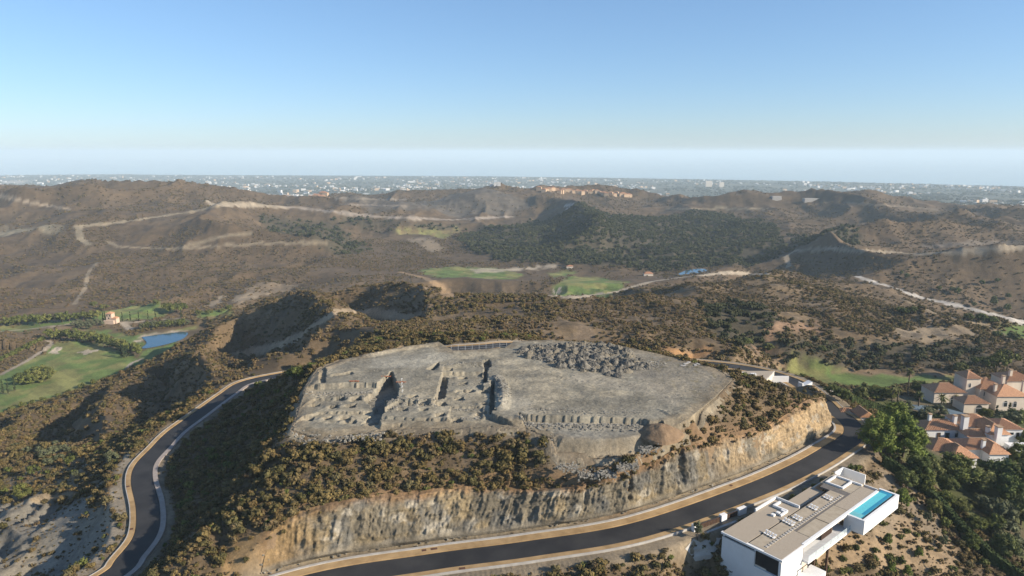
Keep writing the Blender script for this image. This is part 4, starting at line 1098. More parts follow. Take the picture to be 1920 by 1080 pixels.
def sh_round(rng):
    d = rng.normal(size=3); d /= np.linalg.norm(d); r = rng.uniform(0.45, 0.78)
    return np.array((d[0] * r, d[1] * r, 0.80 + d[2] * r * 0.85)), 1.0
def sh_umb(rng):
    a = rng.uniform(0, 6.28); r = math.sqrt(rng.uniform(0, 0.72))
    return np.array((math.cos(a) * r, math.sin(a) * r, 0.42 + rng.uniform(-0.1, 0.16) - 0.14 * r)), 0.8
def sh_pine(rng):
    z = rng.uniform(0, 1.0); a = rng.uniform(0, 6.28); r = rng.uniform(0.25, 0.72) * (1.0 - 0.55 * max(0, z - 0.35) / 0.65)
    return np.array((math.cos(a) * r, math.sin(a) * r, 0.25 + z * 1.55)), 0.9
def sh_cyp(rng):
    z = rng.uniform(0, 1); a = rng.uniform(0, 6.28); w = (0.62 * (1 - z) ** 0.6 + 0.08) * min(1, z * 6 + 0.5)
    return np.array((math.cos(a) * w * 0.5, math.sin(a) * w * 0.5, z * 6.2 + 0.3)), 0.9 + w
def sh_bush(rng):
    d = rng.normal(size=3); d /= np.linalg.norm(d); r = rng.uniform(0.3, 0.7)
    return np.array((d[0] * r, d[1] * r, 0.42 + d[2] * r * 0.55)), 1.0
M['garden'] = leaf_mat('garden_leaf', [(0.08, 0.11, 0.034), (0.135, 0.155, 0.05), (0.105, 0.125, 0.042), (0.16, 0.165, 0.06)])
CROWN = {
    'round': [crown_mesh('round_crown', M['green'], 100 + k, sh_round, 22, 26, 0.085) for k in range(3)],
    'row': [crown_mesh('dense_crown', M['green'], 110 + k, sh_round, 16, 16, 0.11, (0.28, 0.4)) for k in range(3)],
    'umbrella': [crown_mesh('umbrella_crown', M['green'], 120 + k, sh_umb, 26, 26, 0.07) for k in range(2)],
    'pine': [crown_mesh('pine_crown', M['pine'], 130 + k, sh_pine, 62, 75, 0.045, (0.18, 0.30)) for k in range(3)],
    'bigleaf': [crown_mesh('broad_crown', M['green'], 140 + k, sh_round, 46, 60, 0.05, (0.20, 0.32)) for k in range(2)],
    'dark': [crown_mesh('dark_crown', M['garden'], 150 + k, sh_round, 40, 50, 0.055, (0.2, 0.34)) for k in range(2)],
    'silver': [crown_mesh('grey_green_crown', M['silver'], 160 + k, sh_round, 28, 36, 0.06, (0.2, 0.34)) for k in range(3)],
    'cypress': [crown_mesh('cypress_crown', M['cypress'], 170 + k, sh_cyp, 40, 14, 0.09, (0.24, 0.36)) for k in range(2)],
    'bush': [crown_mesh('bush_crown', M['green'], 180 + k, sh_bush, 16, 26, 0.09, (0.25, 0.4)) for k in range(3)],
}
def trunk_mesh(name, h, r0, r1, limbs, seed, spread=0.5):
    rng = random.Random(seed); vs, fs = [], []
    def tube(p0, p1, a, b, n=6):
        d = Vector(p1) - Vector(p0); q = d.to_track_quat('Z', 'Y'); k = len(vs)
        for p, r in ((p0, a), (p1, b)):
            for i in range(n): vs.append(tuple(Vector(p) + q @ Vector((r * math.cos(6.283 * i / n), r * math.sin(6.283 * i / n), 0))))
        for i in range(n): fs.append((k + i, k + (i + 1) % n, k + n + (i + 1) % n, k + n + i))
    bx, by = rng.uniform(-.06, .06) * h, rng.uniform(-.06, .06) * h
    mid = (bx, by, h * 0.55); tp = (bx * 1.5, by * 1.5, h)
    tube((0, 0, -0.3), mid, r0, (r0 + r1) / 2); tube(mid, tp, (r0 + r1) / 2, r1)
    for i in range(limbs):
        a = 6.283 * i / limbs + rng.uniform(-.4, .4); z = h * rng.uniform(0.5, 0.9)
        tube((mid[0], mid[1], z), (mid[0] + math.cos(a) * spread * h, mid[1] + math.sin(a) * spread * h, z + 0.3 * h), r1 * 0.8, r1 * 0.3, 5)
    me = raw_mesh(name, vs, fs, True); me.materials.append(M['bark'])
    return me
TRUNK = [trunk_mesh('trunk', 1.0, 0.075, 0.045, 4, k) for k in range(3)]
TREE_N = [0]
def tree(kind, base, radius, height, label, cat='tree', name='tree', group=None, clear=0.25, zs=None):
    """thing > trunk, crown; crown radius and total height in metres; clear = share of height that is bare stem"""
    TREE_N[0] += 1; k = TREE_N[0]
    root = empty(name, tuple(base), (k * 2.39) % 6.28)
    ms = CROWN[kind]; me = ms[k % len(ms)]
    top = {'round': 1.75, 'row': 1.8, 'umbrella': 0.85, 'pine': 2.05, 'bigleaf': 1.75, 'dark': 1.75, 'silver': 1.75, 'cypress': 6.8, 'bush': 1.15}[kind]
    t = link('trunk', TRUNK[k % 3], None, root); th = max(height * (clear + 0.30), 0.6); t.scale = (height * 0.42, height * 0.42, th)
    if kind == 'cypress': t.scale = (height * .2, height * .2, height * 0.3)
    c = link('crown', me, None, root); c.location = (0, 0, height * clear)
    c.scale = (radius, radius * (0.9 + 0.2 * ((k * 7) % 5) / 5), height * (1 - clear) / top)
    tag(root, label, cat, group)
    return root
M['frond'] = leaf_mat('palm_frond', [(0.10, 0.115, 0.040), (0.15, 0.155, 0.06)])
def palm_meshes(seed, fan=True):
    rng = random.Random(seed); V, F = [], []
    for i in range(34):
        a = rng.uniform(0, 6.283); e = rng.uniform(-0.75, 1.25); L = rng.uniform(0.8, 1.1)
        d = Vector((math.cos(a) * math.cos(e), math.sin(a) * math.cos(e), math.sin(e))); side = Vector((-math.sin(a), math.cos(a), 0))
        prev = None
        for j in range(5):
            t = j / 4; p = d * L * t + Vector((0, 0, -0.45 * L * t * t)); w = L * (0.16 if fan else 0.09) * math.sin(math.pi * min(1, 0.15 + t * 0.85)) + 0.01
            k = len(V); V += [tuple(p - side * w - Vector((0, 0, w * .5))), tuple(p), tuple(p + side * w - Vector((0, 0, w * .5)))]
            if prev is not None: F += [(prev, prev + 1, k + 1, k), (prev + 1, prev + 2, k + 2, k + 1)]
            prev = k
    me = raw_mesh('palm_crown', V, F); me.materials.append(M['frond'])
    return me
PALM = [palm_meshes(1), palm_meshes(2), palm_meshes(3, False)]
def palm(base, radius, height, label, group=None, k=0):
    root = empty('palm_tree', tuple(base), k * 1.3)
    t = link('trunk', TRUNK_P, None, root); t.scale = (0.28, 0.28, height - radius * 0.4)
    c = link('crown', PALM[k % 3], None, root); c.location = (0, 0, height - radius * 0.45); c.scale = (radius,) * 3
    tag(root, label, 'palm tree', group)
TRUNK_P = trunk_mesh('palm_trunk', 1.0, 1.0, 0.75, 0, 3)

G1 = 'trees in the far row along the golf fairway'
for i, (u, v) in enumerate([(8, 612), (22, 612), (37, 610), (52, 609), (65, 608), (75, 609), (90, 606), (104, 605), (117, 605), (130, 603), (144, 602), (157, 601), (170, 600), (183, 599)]):
    tree('row', hit(u, v), 4.6 + (i * 7 % 5) * 0.3, 8.8 + (i * 11 % 5) * 0.4, 'round green tree in the far row along the golf fairway left of the tower house', group=G1, clear=0.18)
G2 = 'trees in the near row between fairway and pond'
for i, (u, v) in enumerate([(92, 635), (103, 637), (115, 637), (127, 638), (138, 639), (150, 640), (161, 642), (172, 644), (184, 647), (195, 649), (206, 652), (217, 655), (228, 658), (239, 661), (249, 665), (258, 668)]):
    tree('row', hit(u, v), 4.4 + (i * 7 % 5) * 0.3, 9.0 + (i * 11 % 5) * 0.4, 'dense green tree in the near row curving from the bunkers towards the pond', group=G2, clear=0.15)
for i, (u, v) in enumerate([(229, 671), (233, 672), (237, 670), (241, 668), (245, 665)]):
    tree('cypress', hit(u, v), 1.5, 10.5 - 0.5 * i, 'slim cypress in the tight clump casting shadows on the fairway', 'cypress tree', 'cypress_tree', 'cypresses clumped beside the fairway', 0.05)
for i, (u, v) in enumerate([(6, 739), (16, 739), (28, 733)]):
    tree('cypress', hit(u, v), 1.2, 9.5, ['leftmost of three cypresses at the left edge of the fairway', 'middle of three cypresses at the left edge of the fairway', 'tallest cypress of three beside the round grove on the fairway'][i], 'cypress tree', 'cypress_tree', None, 0.05)
for i, (u, v) in enumerate([(36, 714), (46, 710), (56, 706), (67, 702), (79, 700), (90, 703), (94, 709), (85, 714), (74, 717), (62, 719), (50, 721), (40, 721), (70, 709), (58, 713)]):
    tree('row', hit(u, v), 4.2, 6.0, 'rounded dark green tree in the island grove on the near fairway', group='trees of the island grove on the fairway', clear=0.1)
for i, (u, v) in enumerate([(2, 677), (10, 673), (18, 669), (26, 665), (34, 661), (42, 657), (50, 653), (57, 649), (65, 645), (73, 641), (82, 637)]):
    tree('bush', hit(u, v), 3.2, 3.8, 'low green bush in the strip left of the cart path', 'bush', 'bush', 'bushes beside the cart path', 0.02)
for i in range(13):
    u = 268 + i * 6.8; v = 618 - i * 0.5
    tree('round' if i % 3 else 'silver', hit(u, v), 3.4, 6.6 + (i % 4) * 0.5, 'leafy green tree in the belt just behind the pond', group='trees in the belt behind the pond', clear=0.15)
for i, (u, v) in enumerate([(140, 612), (148, 609), (157, 613), (166, 608), (174, 612), (183, 607), (190, 611), (152, 616), (168, 617)]):
    tree('silver', hit(u, v), 3.6, 5.2, 'grey green olive tree in the thicket left of the tower house', group='olive trees beside the tower house', clear=0.12)
for i, (u, v) in enumerate([(198, 606), (194, 604), (230, 603), (245, 602), (261, 602), (278, 600), (292, 598), (340, 596)]):
    tree('cypress', hit(u, v), 1.1, 8.5 if i > 1 else 11, 'thin dark cypress spaced along the lane right of the tower house' if i > 1 else 'tall dark cypress close against the tower house', 'cypress tree', 'cypress_tree', 'cypresses along the lane' if i > 1 else 'cypresses beside the tower house', 0.03)
for i, (u, v) in enumerate([(318, 588), (328, 591), (337, 588)]):
    tree('umbrella', hit(u, v), 7.5, 11, 'broad pale green pine at the far end of the upper green', group='pines at the end of the upper green', clear=0.35)
for u, v, r, h in [(196, 581, 5, 7), (292, 572, 4, 6), (176, 577, 4, 7), (248, 570, 3.5, 5), (372, 592, 4, 6), (392, 590, 4, 5), (416, 586, 4, 5), (430, 583, 4, 6)]:
    tree('round', hit(u, v), r, h, 'scattered round tree at the foot of the brown hill beyond the green', group='trees at the foot of the hill', clear=0.15)
for u, v, r in [(155, 727, 3.2), (176, 719, 3.0), (128, 738, 2.6), (108, 744, 2.2), (82, 752, 2.8), (60, 757, 2.4), (202, 710, 2.2), (225, 703, 2.0), (248, 692, 2.8), (40, 763, 3), (20, 770, 3)]:
    tree('bush', hit(u, v), r, r * 1.15, 'green bush on the edge between near fairway and scrub spur', 'bush', 'bush', 'bushes edging the near fairway', 0.02)
# lower left
tree('round', hit(40, 938), 3.0, 5.6, 'bright green round tree by the dirt track at lower left', clear=0.15)
tree('round', hit(133, 872), 1.9, 3.4, 'small yellow green tree on the pale bank left of the road', clear=0.1)
tree('round', hit(64, 890), 2.4, 4.0, 'mid green tree standing behind the bright round tree', clear=0.1)
for u, v, r in [(85, 858, 2.3), (100, 852, 2.4), (112, 866, 2.0), (75, 848, 1.8), (128, 848, 1.6), (106, 836, 1.6), (52, 850, 2.0), (30, 842, 2.0), (92, 872, 2.0), (212, 866, 2.2), (142, 892, 1.3), (118, 845, 1.9), (205, 858, 1.7)]:
    tree('silver', hit(u, v), r, r * 1.4, 'pale olive coloured bush on the bank left of the winding road', 'bush', 'bush', 'pale bushes on the left bank', 0.05)
b = hit(556, 716); b[2] = max(b[2], float(zat(b[0], b[1])))
tree('round', b, 2.9, 5.5, 'yellow green tree at the left corner of the building plot', clear=0.1)
# right: roadside pines, gardens
for u, v, H, r, h, lb in [(1640, 868, 83.5, 6.4, 12, 'tall bushy pine nearest the road bend'), (1690, 874, 86, 7.0, 12.5, 'tall bushy pine right of the road bend, closest to the white house'), (1672, 835, 85.5, 6.6, 11.5, 'pine rising behind the two big roadside pines')]:
    p = np.array(atH(u, v, H)); p[2] = float(zat(p[0], p[1])); tree('pine', p, r, h, lb, 'pine tree', 'pine_tree', None, 0.03)
for kind, u, v, r, h, lb in [('bigleaf', 1790, 905, 6.6, 7.5, 'spreading yellow green tree in front of the white tiled house'), ('dark', 1905, 925, 7.0, 9.5, 'large dark tree at the right edge below the white house'), ('silver', 1880, 985, 3.8, 6.5, 'tall grey green tree right of the clipped hedge'),
                             ('silver', 1885, 1015, 4.2, 5.0, 'wide grey green bush tree beside the hedge at lower right'), ('dark', 1915, 985, 4.5, 8, 'dark tree half out of frame at lower right'), ('bigleaf', 1735, 925, 2.8, 5.0, 'small yellow green tree behind the hedge, near the pool'), ('silver', 1845, 955, 3.0, 3.6, 'low grey bush between hedge and yellow tree'),
                             ('bigleaf', 1770, 945, 2.8, 3.4, 'low rounded bush against the hedge'), ('bigleaf', 1800, 960, 2.6, 3.4, 'olive green bush further down the hedge'), ('bigleaf', 1830, 995, 3.0, 3.8, 'golden green bush low on the hedge line'), ('silver', 1755, 785, 4.2, 5.0, 'grey green olive above the left wing of the white house'),
                             ('silver', 1695, 775, 4.0, 4.8, 'olive tree behind the roadside pines'), ('silver', 1890, 800, 5.0, 6.0, 'round pale olive right of the white house roofs'), ('silver', 1868, 803, 3.6, 4.5, 'pale olive beside the dark cypress pair'), ('bigleaf', 1728, 742, 5.0, 6.0, 'round green tree left of the tiled mansion'),
                             ('bigleaf', 1640, 748, 4.5, 5.0, 'green garden tree under the left palms'), ('bigleaf', 1662, 750, 3.8, 4.5, 'green garden tree between the palms'), ('dark', 1610, 748, 3.6, 4.0, 'dark shrubby tree at the end of the upper hedge'), ('dark', 1580, 752, 3.4, 3.8, 'dark shrubby tree above the road corner'),
                             ('bigleaf', 1848, 785, 3.0, 3.6, 'golden green bush in front of the mansion porch'), ('dark', 1918, 840, 3.0, 5, 'dark tree right of the white house terrace'), ('dark', 1700, 915, 3.0, 4.6, 'dark green tree on the house side of the hedge top'), ('dark', 1860, 905, 4.5, 6.5, 'dark tree between yellow tree and right edge'),
                             ('dark', 1735, 870, 3.2, 3.4, 'dark garden tree at the corner of the front annex')]:
    p = hit(u, v); tree(kind, p, r * 1.05, h * 1.15, lb, clear=0.10)
for kind, u, v, r, h, lb in [('dark', 1885, 1050, 3.6, 5.5, 'dark tree right of the hedge near the bottom edge'), ('silver', 1905, 1045, 3.2, 4.6, 'pale tree right of the hedge near the bottom edge'), ('bigleaf', 1862, 1000, 2.6, 4.2, 'yellow green tree hard against the hedge, lower stretch'), ('dark', 1840, 925, 4.0, 6.0, 'dark tree right of the spreading yellow green tree'), ('dark', 1885, 945, 4.4, 7.0, 'dark tree under the large one at the right edge'),
                             ('silver', 1855, 970, 3.2, 5.2, 'grey tree between the dark garden trees'), ('bigleaf', 1750, 965, 2.2, 3.6, 'small bright tree on the hedge below the pool end'), ('dark', 1720, 895, 3.6, 5.4, 'dark tree under the roadside pines, house side'), ('dark', 1745, 900, 3.4, 5.0, 'dark tree left of the spreading yellow green tree'), ('bigleaf', 1720, 845, 3.4, 5.5, 'green tree between the pines and the white house'),
                             ('bigleaf', 1905, 870, 3.6, 5.4, 'green tree at the right edge beside the white terrace'), ('dark', 1905, 800, 4.0, 5.5, 'dark tree between mansion and white house at the right edge'), ('silver', 1730, 790, 3.4, 4.6, 'olive above the white house beside the upper hedge'), ('bigleaf', 1780, 752, 3.4, 4.6, 'green tree before the mansion left wing'), ('dark', 1560, 745, 3.0, 3.6, 'dark bush tree at the road corner by the gatehouse'),
                             ('bigleaf', 1820, 1030, 2.4, 3.4, 'green bush tree where the hedge nears the bottom'), ('dark', 1775, 925, 3.2, 4.4, 'dark bush tree below the spreading yellow green tree'), ('bigleaf', 1900, 740, 4.2, 6.0, 'green tree behind the mansion at the right edge'), ('dark', 1800, 700, 3.8, 4.6, 'dark tree on the fairway edge behind the mansion')]:
    tree(kind, hit(u, v), r * 1.1, h * 1.3, lb, clear=0.08)
for i, (u, v, r, h) in enumerate([(1617, 752, 2.3, 7.0), (1672, 757, 2.0, 7.5), (1682, 757, 2.0, 7.0), (1701, 742, 2.2, 11.5), (1722, 762, 2.3, 5.8), (1763, 772, 2.6, 7.0)]):
    palm(hit(u, v), r, h, ['leftmost palm beside the upper hedge', 'left one of the close pair of fan palms', 'right one of the close pair of fan palms', 'tallest slender palm against the fairway', 'short fan palm by the blue terrace', 'fan palm in front of the mansion arches'][i], None, i)
for i, (u, v) in enumerate([(1866, 792), (1890, 786)]):
    tree('cypress', hit(u, v), 1.3, 6.5, ['left cypress of the pair before the mansion gable', 'right cypress of the pair before the mansion gable'][i], 'cypress tree', 'cypress_tree', None, 0.03)
for i, (u, v, r, h) in enumerate([(1845, 702, 6.0, 9.5), (1868, 706, 5.6, 12), (1887, 697, 6.0, 12)]):
    tree('umbrella', hit(u, v), r, h, ['lowest umbrella pine behind the mansion, left of three', 'middle umbrella pine behind the mansion', 'right hand umbrella pine behind the mansion'][i], 'pine tree', 'pine_tree', None, 0.5)
for i, (u, v, r, h) in enumerate([(1700, 522, 3.5, 6), (1690, 515, 2.5, 5), (1795, 553, 4, 8), (1785, 548, 3.5, 6), (1760, 545, 3.5, 5), (1862, 575, 4, 12), (1840, 535, 3.5, 6), (1888, 585, 4, 9), (1825, 575, 3, 5), (1890, 560, 3.5, 6), (1870, 530, 3, 5), (1815, 600, 4, 5), (1840, 604, 4, 6), (1860, 606, 4, 5),
                                   (1685, 586, 3, 4), (1698, 588, 3.5, 4), (1712, 585, 3, 4), (1900, 640, 5, 6), (1870, 632, 4, 4), (1540, 660, 3, 4), (1440, 660, 3.5, 5), (1400, 648, 3, 4)]):
    tree('dark', hit(u, v), r, h, 'dark green tree dotted on the right hand hillside beside the pale road', group='trees dotted on the right hillside', clear=0.12)
# villa slope plants
for kind, u, v, r, h, lb in [('silver', 1308, 1012, 1.3, 4.6, 'upright olive tree in the white gravel bed by the gate'), ('silver', 1622, 1003, 1.7, 4.0, 'small olive tree with bare stem below the pool'), ('pine', 1690, 952, 2.6, 5.6, 'young conifer right of the pool end'), ('pine', 1663, 1022, 1.2, 3.2, 'small conifer on the dry slope below the pool'),
                             ('silver', 1738, 985, 1.3, 4.2, 'slim grey tree at the top of the dry slope'), ('pine', 1722, 1045, 1.2, 2.6, 'pale young conifer on the bare slope'), ('pine', 1670, 1078, 1.4, 2.8, 'bright green conifer at the bottom edge, left'), ('pine', 1700, 1082, 1.4, 3.0, 'bright green conifer at the bottom edge, right'), ('silver', 1765, 1025, 1.6, 3.4, 'grey shrubby tree beside the scrub on the slope')]:
    tree(kind, hit(u, v), r, h, lb, clear=0.12 if kind != 'silver' else 0.25)
sl = []
for i, (u, v, r) in enumerate([(1640, 975, 1.3), (1655, 985, 1.2), (1650, 960, 1.4), (1668, 955, 1.3), (1610, 1000, 1.2), (1605, 1030, 1.2), (1640, 1050, 1.3), (1580, 1050, 1.0), (1700, 1000, 1.2), (1718, 1005, 1.1), (1690, 1010, 1.1), (1550, 1070, 1.2), (1590, 1072, 1.2), (1690, 1055, 1.6), (1672, 1050, 1.4), (1620, 985, 1.0), (1580, 1075, 1.2), (1745, 1030, .9), (1640, 1035, 1.1)]):
    tree('bush', hit(u, v), r, r * 1.2, 'dark green bush on the dry slope below the pool villa', 'bush', 'bush', 'bushes on the slope below the villa', 0.02)
for i in range(26):
    t = i / 25; q = ROAD_R[int(np.argmin(np.hypot(ROAD_R[:, 0] - 53 - 30 * t, ROAD_R[:, 1] - 147 - 22 * t)))]
    k = int(np.argmin(np.hypot(ROAD_R[:, 0] - q[0], ROAD_R[:, 1] - q[1]))); o_ = offset(ROAD_R, -7.6 - 1.3 * (i % 3) * 0.6)[k]
    p = np.array((o_[0], o_[1], float(zat(o_[0], o_[1]))))
    tree('bush', p, 1.25 + 0.1 * (i % 4), 1.7, 'green bush in the planted strip between road and villa', 'bush', 'bush', 'bushes planted between road and villa', 0.02)

# ------------------------------------------------------------------ clipped hedges
M['hedge'] = leaf_mat('hedge_leaf', [(0.038, 0.058, 0.018), (0.06, 0.082, 0.026)])
def hedge(px, H, hgt, wid, label):
    P = resample(np.array([atH(u, v, h) for (u, v), h in zip(px, H)]), 0.5)
    P[:, 2] = zat(P[:, 0], P[:, 1]); L = len(P)
    a = offset(P, wid / 2); b = offset(P, -wid / 2); rng = np.random.default_rng(3)
    V, F = [], []
    for i in range(L):
        j = lambda: rng.uniform(-0.12, 0.12)
        V += [(a[i, 0] + j(), a[i, 1] + j(), P[i, 2] - 0.4), (a[i, 0] + j(), a[i, 1] + j(), P[i, 2] + hgt * 0.6 + j()), (a[i, 0] + j(), a[i, 1] + j(), P[i, 2] + hgt + j()), (b[i, 0] + j(), b[i, 1] + j(), P[i, 2] + hgt + j()), (b[i, 0] + j(), b[i, 1] + j(), P[i, 2] + hgt * 0.6 + j()), (b[i, 0] + j(), b[i, 1] + j(), P[i, 2] - 0.4)]
    for i in range(L - 1):
        for k in range(5): F.append((i * 6 + k, i * 6 + k + 1, i * 6 + 6 + k + 1, i * 6 + 6 + k))
    for _ in range(L * 40):
        i = rng.integers(L); t = rng.uniform(-.5, .5); z = rng.uniform(0, 1)
        if rng.uniform() < 0.5: z = 1.0; 
        else: t = rng.choice((-.5, .5))
        c = P[i] + (a[i] - b[i]) * t + np.array((rng.uniform(-.3, .3), rng.uniform(-.3, .3), 0)); c[2] = P[i, 2] + hgt * z
        u1 = rng.normal(size=3) * 0.14; u2 = rng.normal(size=3) * 0.14; k = len(V)
        V += [tuple(c - u1), tuple(c + u2), tuple(c + u1), tuple(c - u2)]; F.append((k, k + 1, k + 2, k + 3))
    tag(link('clipped_hedge', raw_mesh('clipped_hedge', V, F), M['hedge']), label, 'hedge')
hedge([(1652, 888), (1680, 905), (1720, 932), (1760, 960), (1810, 1002), (1860, 1040), (1930, 1085)], [84.5, 86.5, 89, 91, 93, 95, 98.5], 2.8, 1.6, 'long dark clipped hedge running down beside the dry villa slope')
hedge([(1590, 778), (1640, 779), (1700, 786), (1760, 797), (1830, 812), (1890, 822)], [88, 90, 91.5, 92.5, 93, 93.5], 3.2, 1.6, 'tall dark clipped hedge between the mansion and the white house')
# ------------------------------------------------------------------ building helpers
def box_geo(V, F, x0, x1, y0, y1, z0, z1):
    k = len(V)
    V += [(x0, y0, z0), (x1, y0, z0), (x1, y1, z0), (x0, y1, z0), (x0, y0, z1), (x1, y0, z1), (x1, y1, z1), (x0, y1, z1)]
    F += [tuple(i + k for i in f) for f in ((0, 3, 2, 1), (4, 5, 6, 7), (0, 1, 5, 4), (1, 2, 6, 5), (2, 3, 7, 6), (3, 0, 4, 7))]
def box(name, parent, mat, *b, more=(), label=None):
    V, F = [], []
    box_geo(V, F, *b)
    for m in more: box_geo(V, F, *m)
    o = link(name, raw_mesh(name, V, F), mat, parent)
    if label: o['label'] = label
    return o
M['white'] = plain('white_render', (0.74, 0.73, 0.70), (0.82, 0.81, 0.785), 0.35, 0.8, k=0.86)
M['cream'] = plain('cream_render', (0.62, 0.53, 0.42), (0.70, 0.61, 0.49), 0.4, 0.85, k=0.9)
M['gravel'] = plain('roof_gravel', (0.36, 0.30, 0.225), (0.55, 0.465, 0.36), 9.0, 0.95)
M['beige'] = plain('beige_roof_paving', (0.42, 0.35, 0.255), (0.52, 0.44, 0.33), 0.8, 0.9)
M['deckdark'] = plain('grey_roof_paving', (0.16, 0.145, 0.13), (0.21, 0.19, 0.17), 1.2, 0.9)
M['slat'] = plain('brown_slats', (0.085, 0.05, 0.034), (0.13, 0.08, 0.055), 3, 0.7)
M['dark'] = plain('dark_frame', (0.02, 0.021, 0.023), (0.03, 0.03, 0.032), 1, 0.5)
def glass():
    m, nt, b = new_mat('window_glass'); b.inputs['Base Color'].default_value = (0.02, 0.028, 0.032, 1); b.inputs['Roughness'].default_value = 0.06; b.inputs['Specular IOR Level'].default_value = 0.6
    return m
def clearglass():
    m, nt, b = new_mat('railing_glass'); b.inputs['Base Color'].default_value = (0.75, 0.85, 0.86, 1); b.inputs['Roughness'].default_value = 0.03; b.inputs['Alpha'].default_value = 0.22
    return m
M['glass'] = glass(); M['clear'] = clearglass()
def water(name, c, r=0.04):
    m, nt, b = new_mat(name); rr, n = noise_col(nt, 2.5, c, tuple(x * 1.15 for x in c), 3)
    nt.links.new(rr.outputs[0], b.inputs['Base Color']); b.inputs['Roughness'].default_value = r; b.inputs['Specular IOR Level'].default_value = 0.5
    bump(nt, b, n.outputs['Fac'], 0.25, 0.05)
    return m
M['pool'] = water('pool_water', (0.10, 0.45, 0.49), 0.08); M['pooldeep'] = water('deep_pool_water', (0.02, 0.20, 0.31), 0.08)
def tiles():
    m, nt, b = new_mat('terracotta_tiles')
    tc = nt.nodes.new('ShaderNodeTexCoord'); n = nt.nodes.new('ShaderNodeTexNoise'); n.inputs['Scale'].default_value = 4.5; n.inputs['Detail'].default_value = 7; n.inputs['Roughness'].default_value = 0.8
    nt.links.new(tc.outputs['Object'], n.inputs['Vector'])
    r = nt.nodes.new('ShaderNodeValToRGB'); e = r.color_ramp.elements
    e[0].position = 0.38; e[0].color = (0.22, 0.10, 0.06, 1); e[1].position = 0.62; e[1].color = (0.58, 0.345, 0.20, 1); x = e.new(0.5); x.color = (0.40, 0.215, 0.12, 1)
    nt.links.new(n.outputs['Fac'], r.inputs['Fac']); nt.links.new(r.outputs[0], b.inputs['Base Color'])
    return m
M['tile'] = tiles()

# ------------------------------------------------------------------ pool villa beside the road
ROOF = CAMZ - 76.0
VA = math.radians(39.8)
VB = np.array(atH(1466, 1050, 76.0))
villa = empty('pool_villa', (VB[0], VB[1], ROOF), VA)
tag(villa, 'long white flat-roofed modern villa with roof pool beside the road', 'villa')
W = M['white']
# near block: end wall with a deep window, solid side wall
box('wall', villa, W, 0.0, 0.35, 5.6, 12.9, -13.0, -1.05, more=[(0.0, 0.35, 0.0, 0.55, -13.0, -0.75), (0.0, 0.35, 0.55, 5.6, -13.0, -4.1), (-0.25, 0.35, -0.25, 13.1, -0.42, 0.0)])
box('shadow_gap', villa, M['dark'], 0.45, 0.7, 0.6, 12.9, -4.05, -0.44)  # dark backing whose colour stands in for the shade under the roof edge
box('side_wall', villa, W, 0.36, 8.2, -0.02, 0.33, -13.0, -0.43, more=[(0.36, 20.5, 12.6, 12.9, -13.0, -0.43), (0.36, 8.0, -0.25, 0.3, -0.42, 0.0)])
w = box('window', villa, M['glass'], 1.1, 1.2, 0.9, 5.4, -4.0, -0.9)
box('frame', w, M['dark'], 0.95, 1.08, 3.1, 3.25, -4.0, -0.9, more=[(0.95, 1.08, 0.7, 0.9, -4.05, -0.85), (0.95, 1.08, 5.35, 5.55, -4.05, -0.85)])
box('window_reveal', villa, W, 0.36, 1.3, 0.3, 0.6, -4.1, -0.7, more=[(0.36, 1.3, 5.6, 5.9, -4.1, -0.7), (0.36, 1.3, 0.6, 5.6, -4.4, -4.1)])
# roof slabs
rf = box('roof', villa, M['gravel'], 0.0, 20.8, 7.45, 12.85, -0.40, 0.03, more=[(0.0, 11.5, 0.05, 3.75, -0.40, 0.03)])
box('roof_paving', villa, M['beige'], 0.4, 34.0, 3.8, 7.1, -0.40, 0.06)
box('roof_paving', villa, M['beige'], 11.6, 19.4, 0.35, 3.2, -0.40, 0.07, more=[(19.7, 27.8, 0.4, 3.3, -0.40, 0.07)])
box('roof_paving', villa, M['deckdark'], 11.55, 41.0, 3.3, 3.78, -0.40, 0.045, more=[(34.02, 36.0, 3.8, 9.5, -0.4, 0.045)])
box('roof_groove', villa, M['dark'], 0.3, 34.0, 7.12, 7.42, -0.5, -0.05)
box('roof', villa, M['gravel'], 28.0, 41.5, 0.35, 3.28, -0.40, 0.05); box('roof_paving', villa, M['beige'], 36.05, 43.0, 3.4, 10.4, -0.40, 0.065)
box('lower_roof', villa, M['gravel'], 21.0, 34.0, 8.4, 11.6, -1.6, -0.9)
box('roof_edge', villa, W, 8.0, 42.0, -0.25, 0.33, -0.45, 0.10)
box('parapet', villa, W, 12.5, 20.9, 12.9, 13.2, -2.5, 0.55, more=[(20.85, 21.15, 7.6, 13.2, -2.5, 0.55)])
d_ = box('duct', villa, W, 17.0, 17.5, 8.3, 11.6, 0.05, 0.5, more=[(14.5, 17.0, 8.2, 8.6, 0.05, 0.45), (17.5, 19.8, 11.2, 11.6, 0.05, 0.5)])
for k in range(3): box('vent_unit', villa, W, 13.2 + 1.6 * k, 14.0 + 1.6 * k, 9.2 - 0.25 * k, 9.9 - 0.25 * k, 0.035, 0.45)
for k in range(34): box('stepping_slab', villa, M['kerb'], 1.5 + 0.95 * k, 2.05 + 0.95 * k, 3.9, 4.4, 0.062, 0.16)
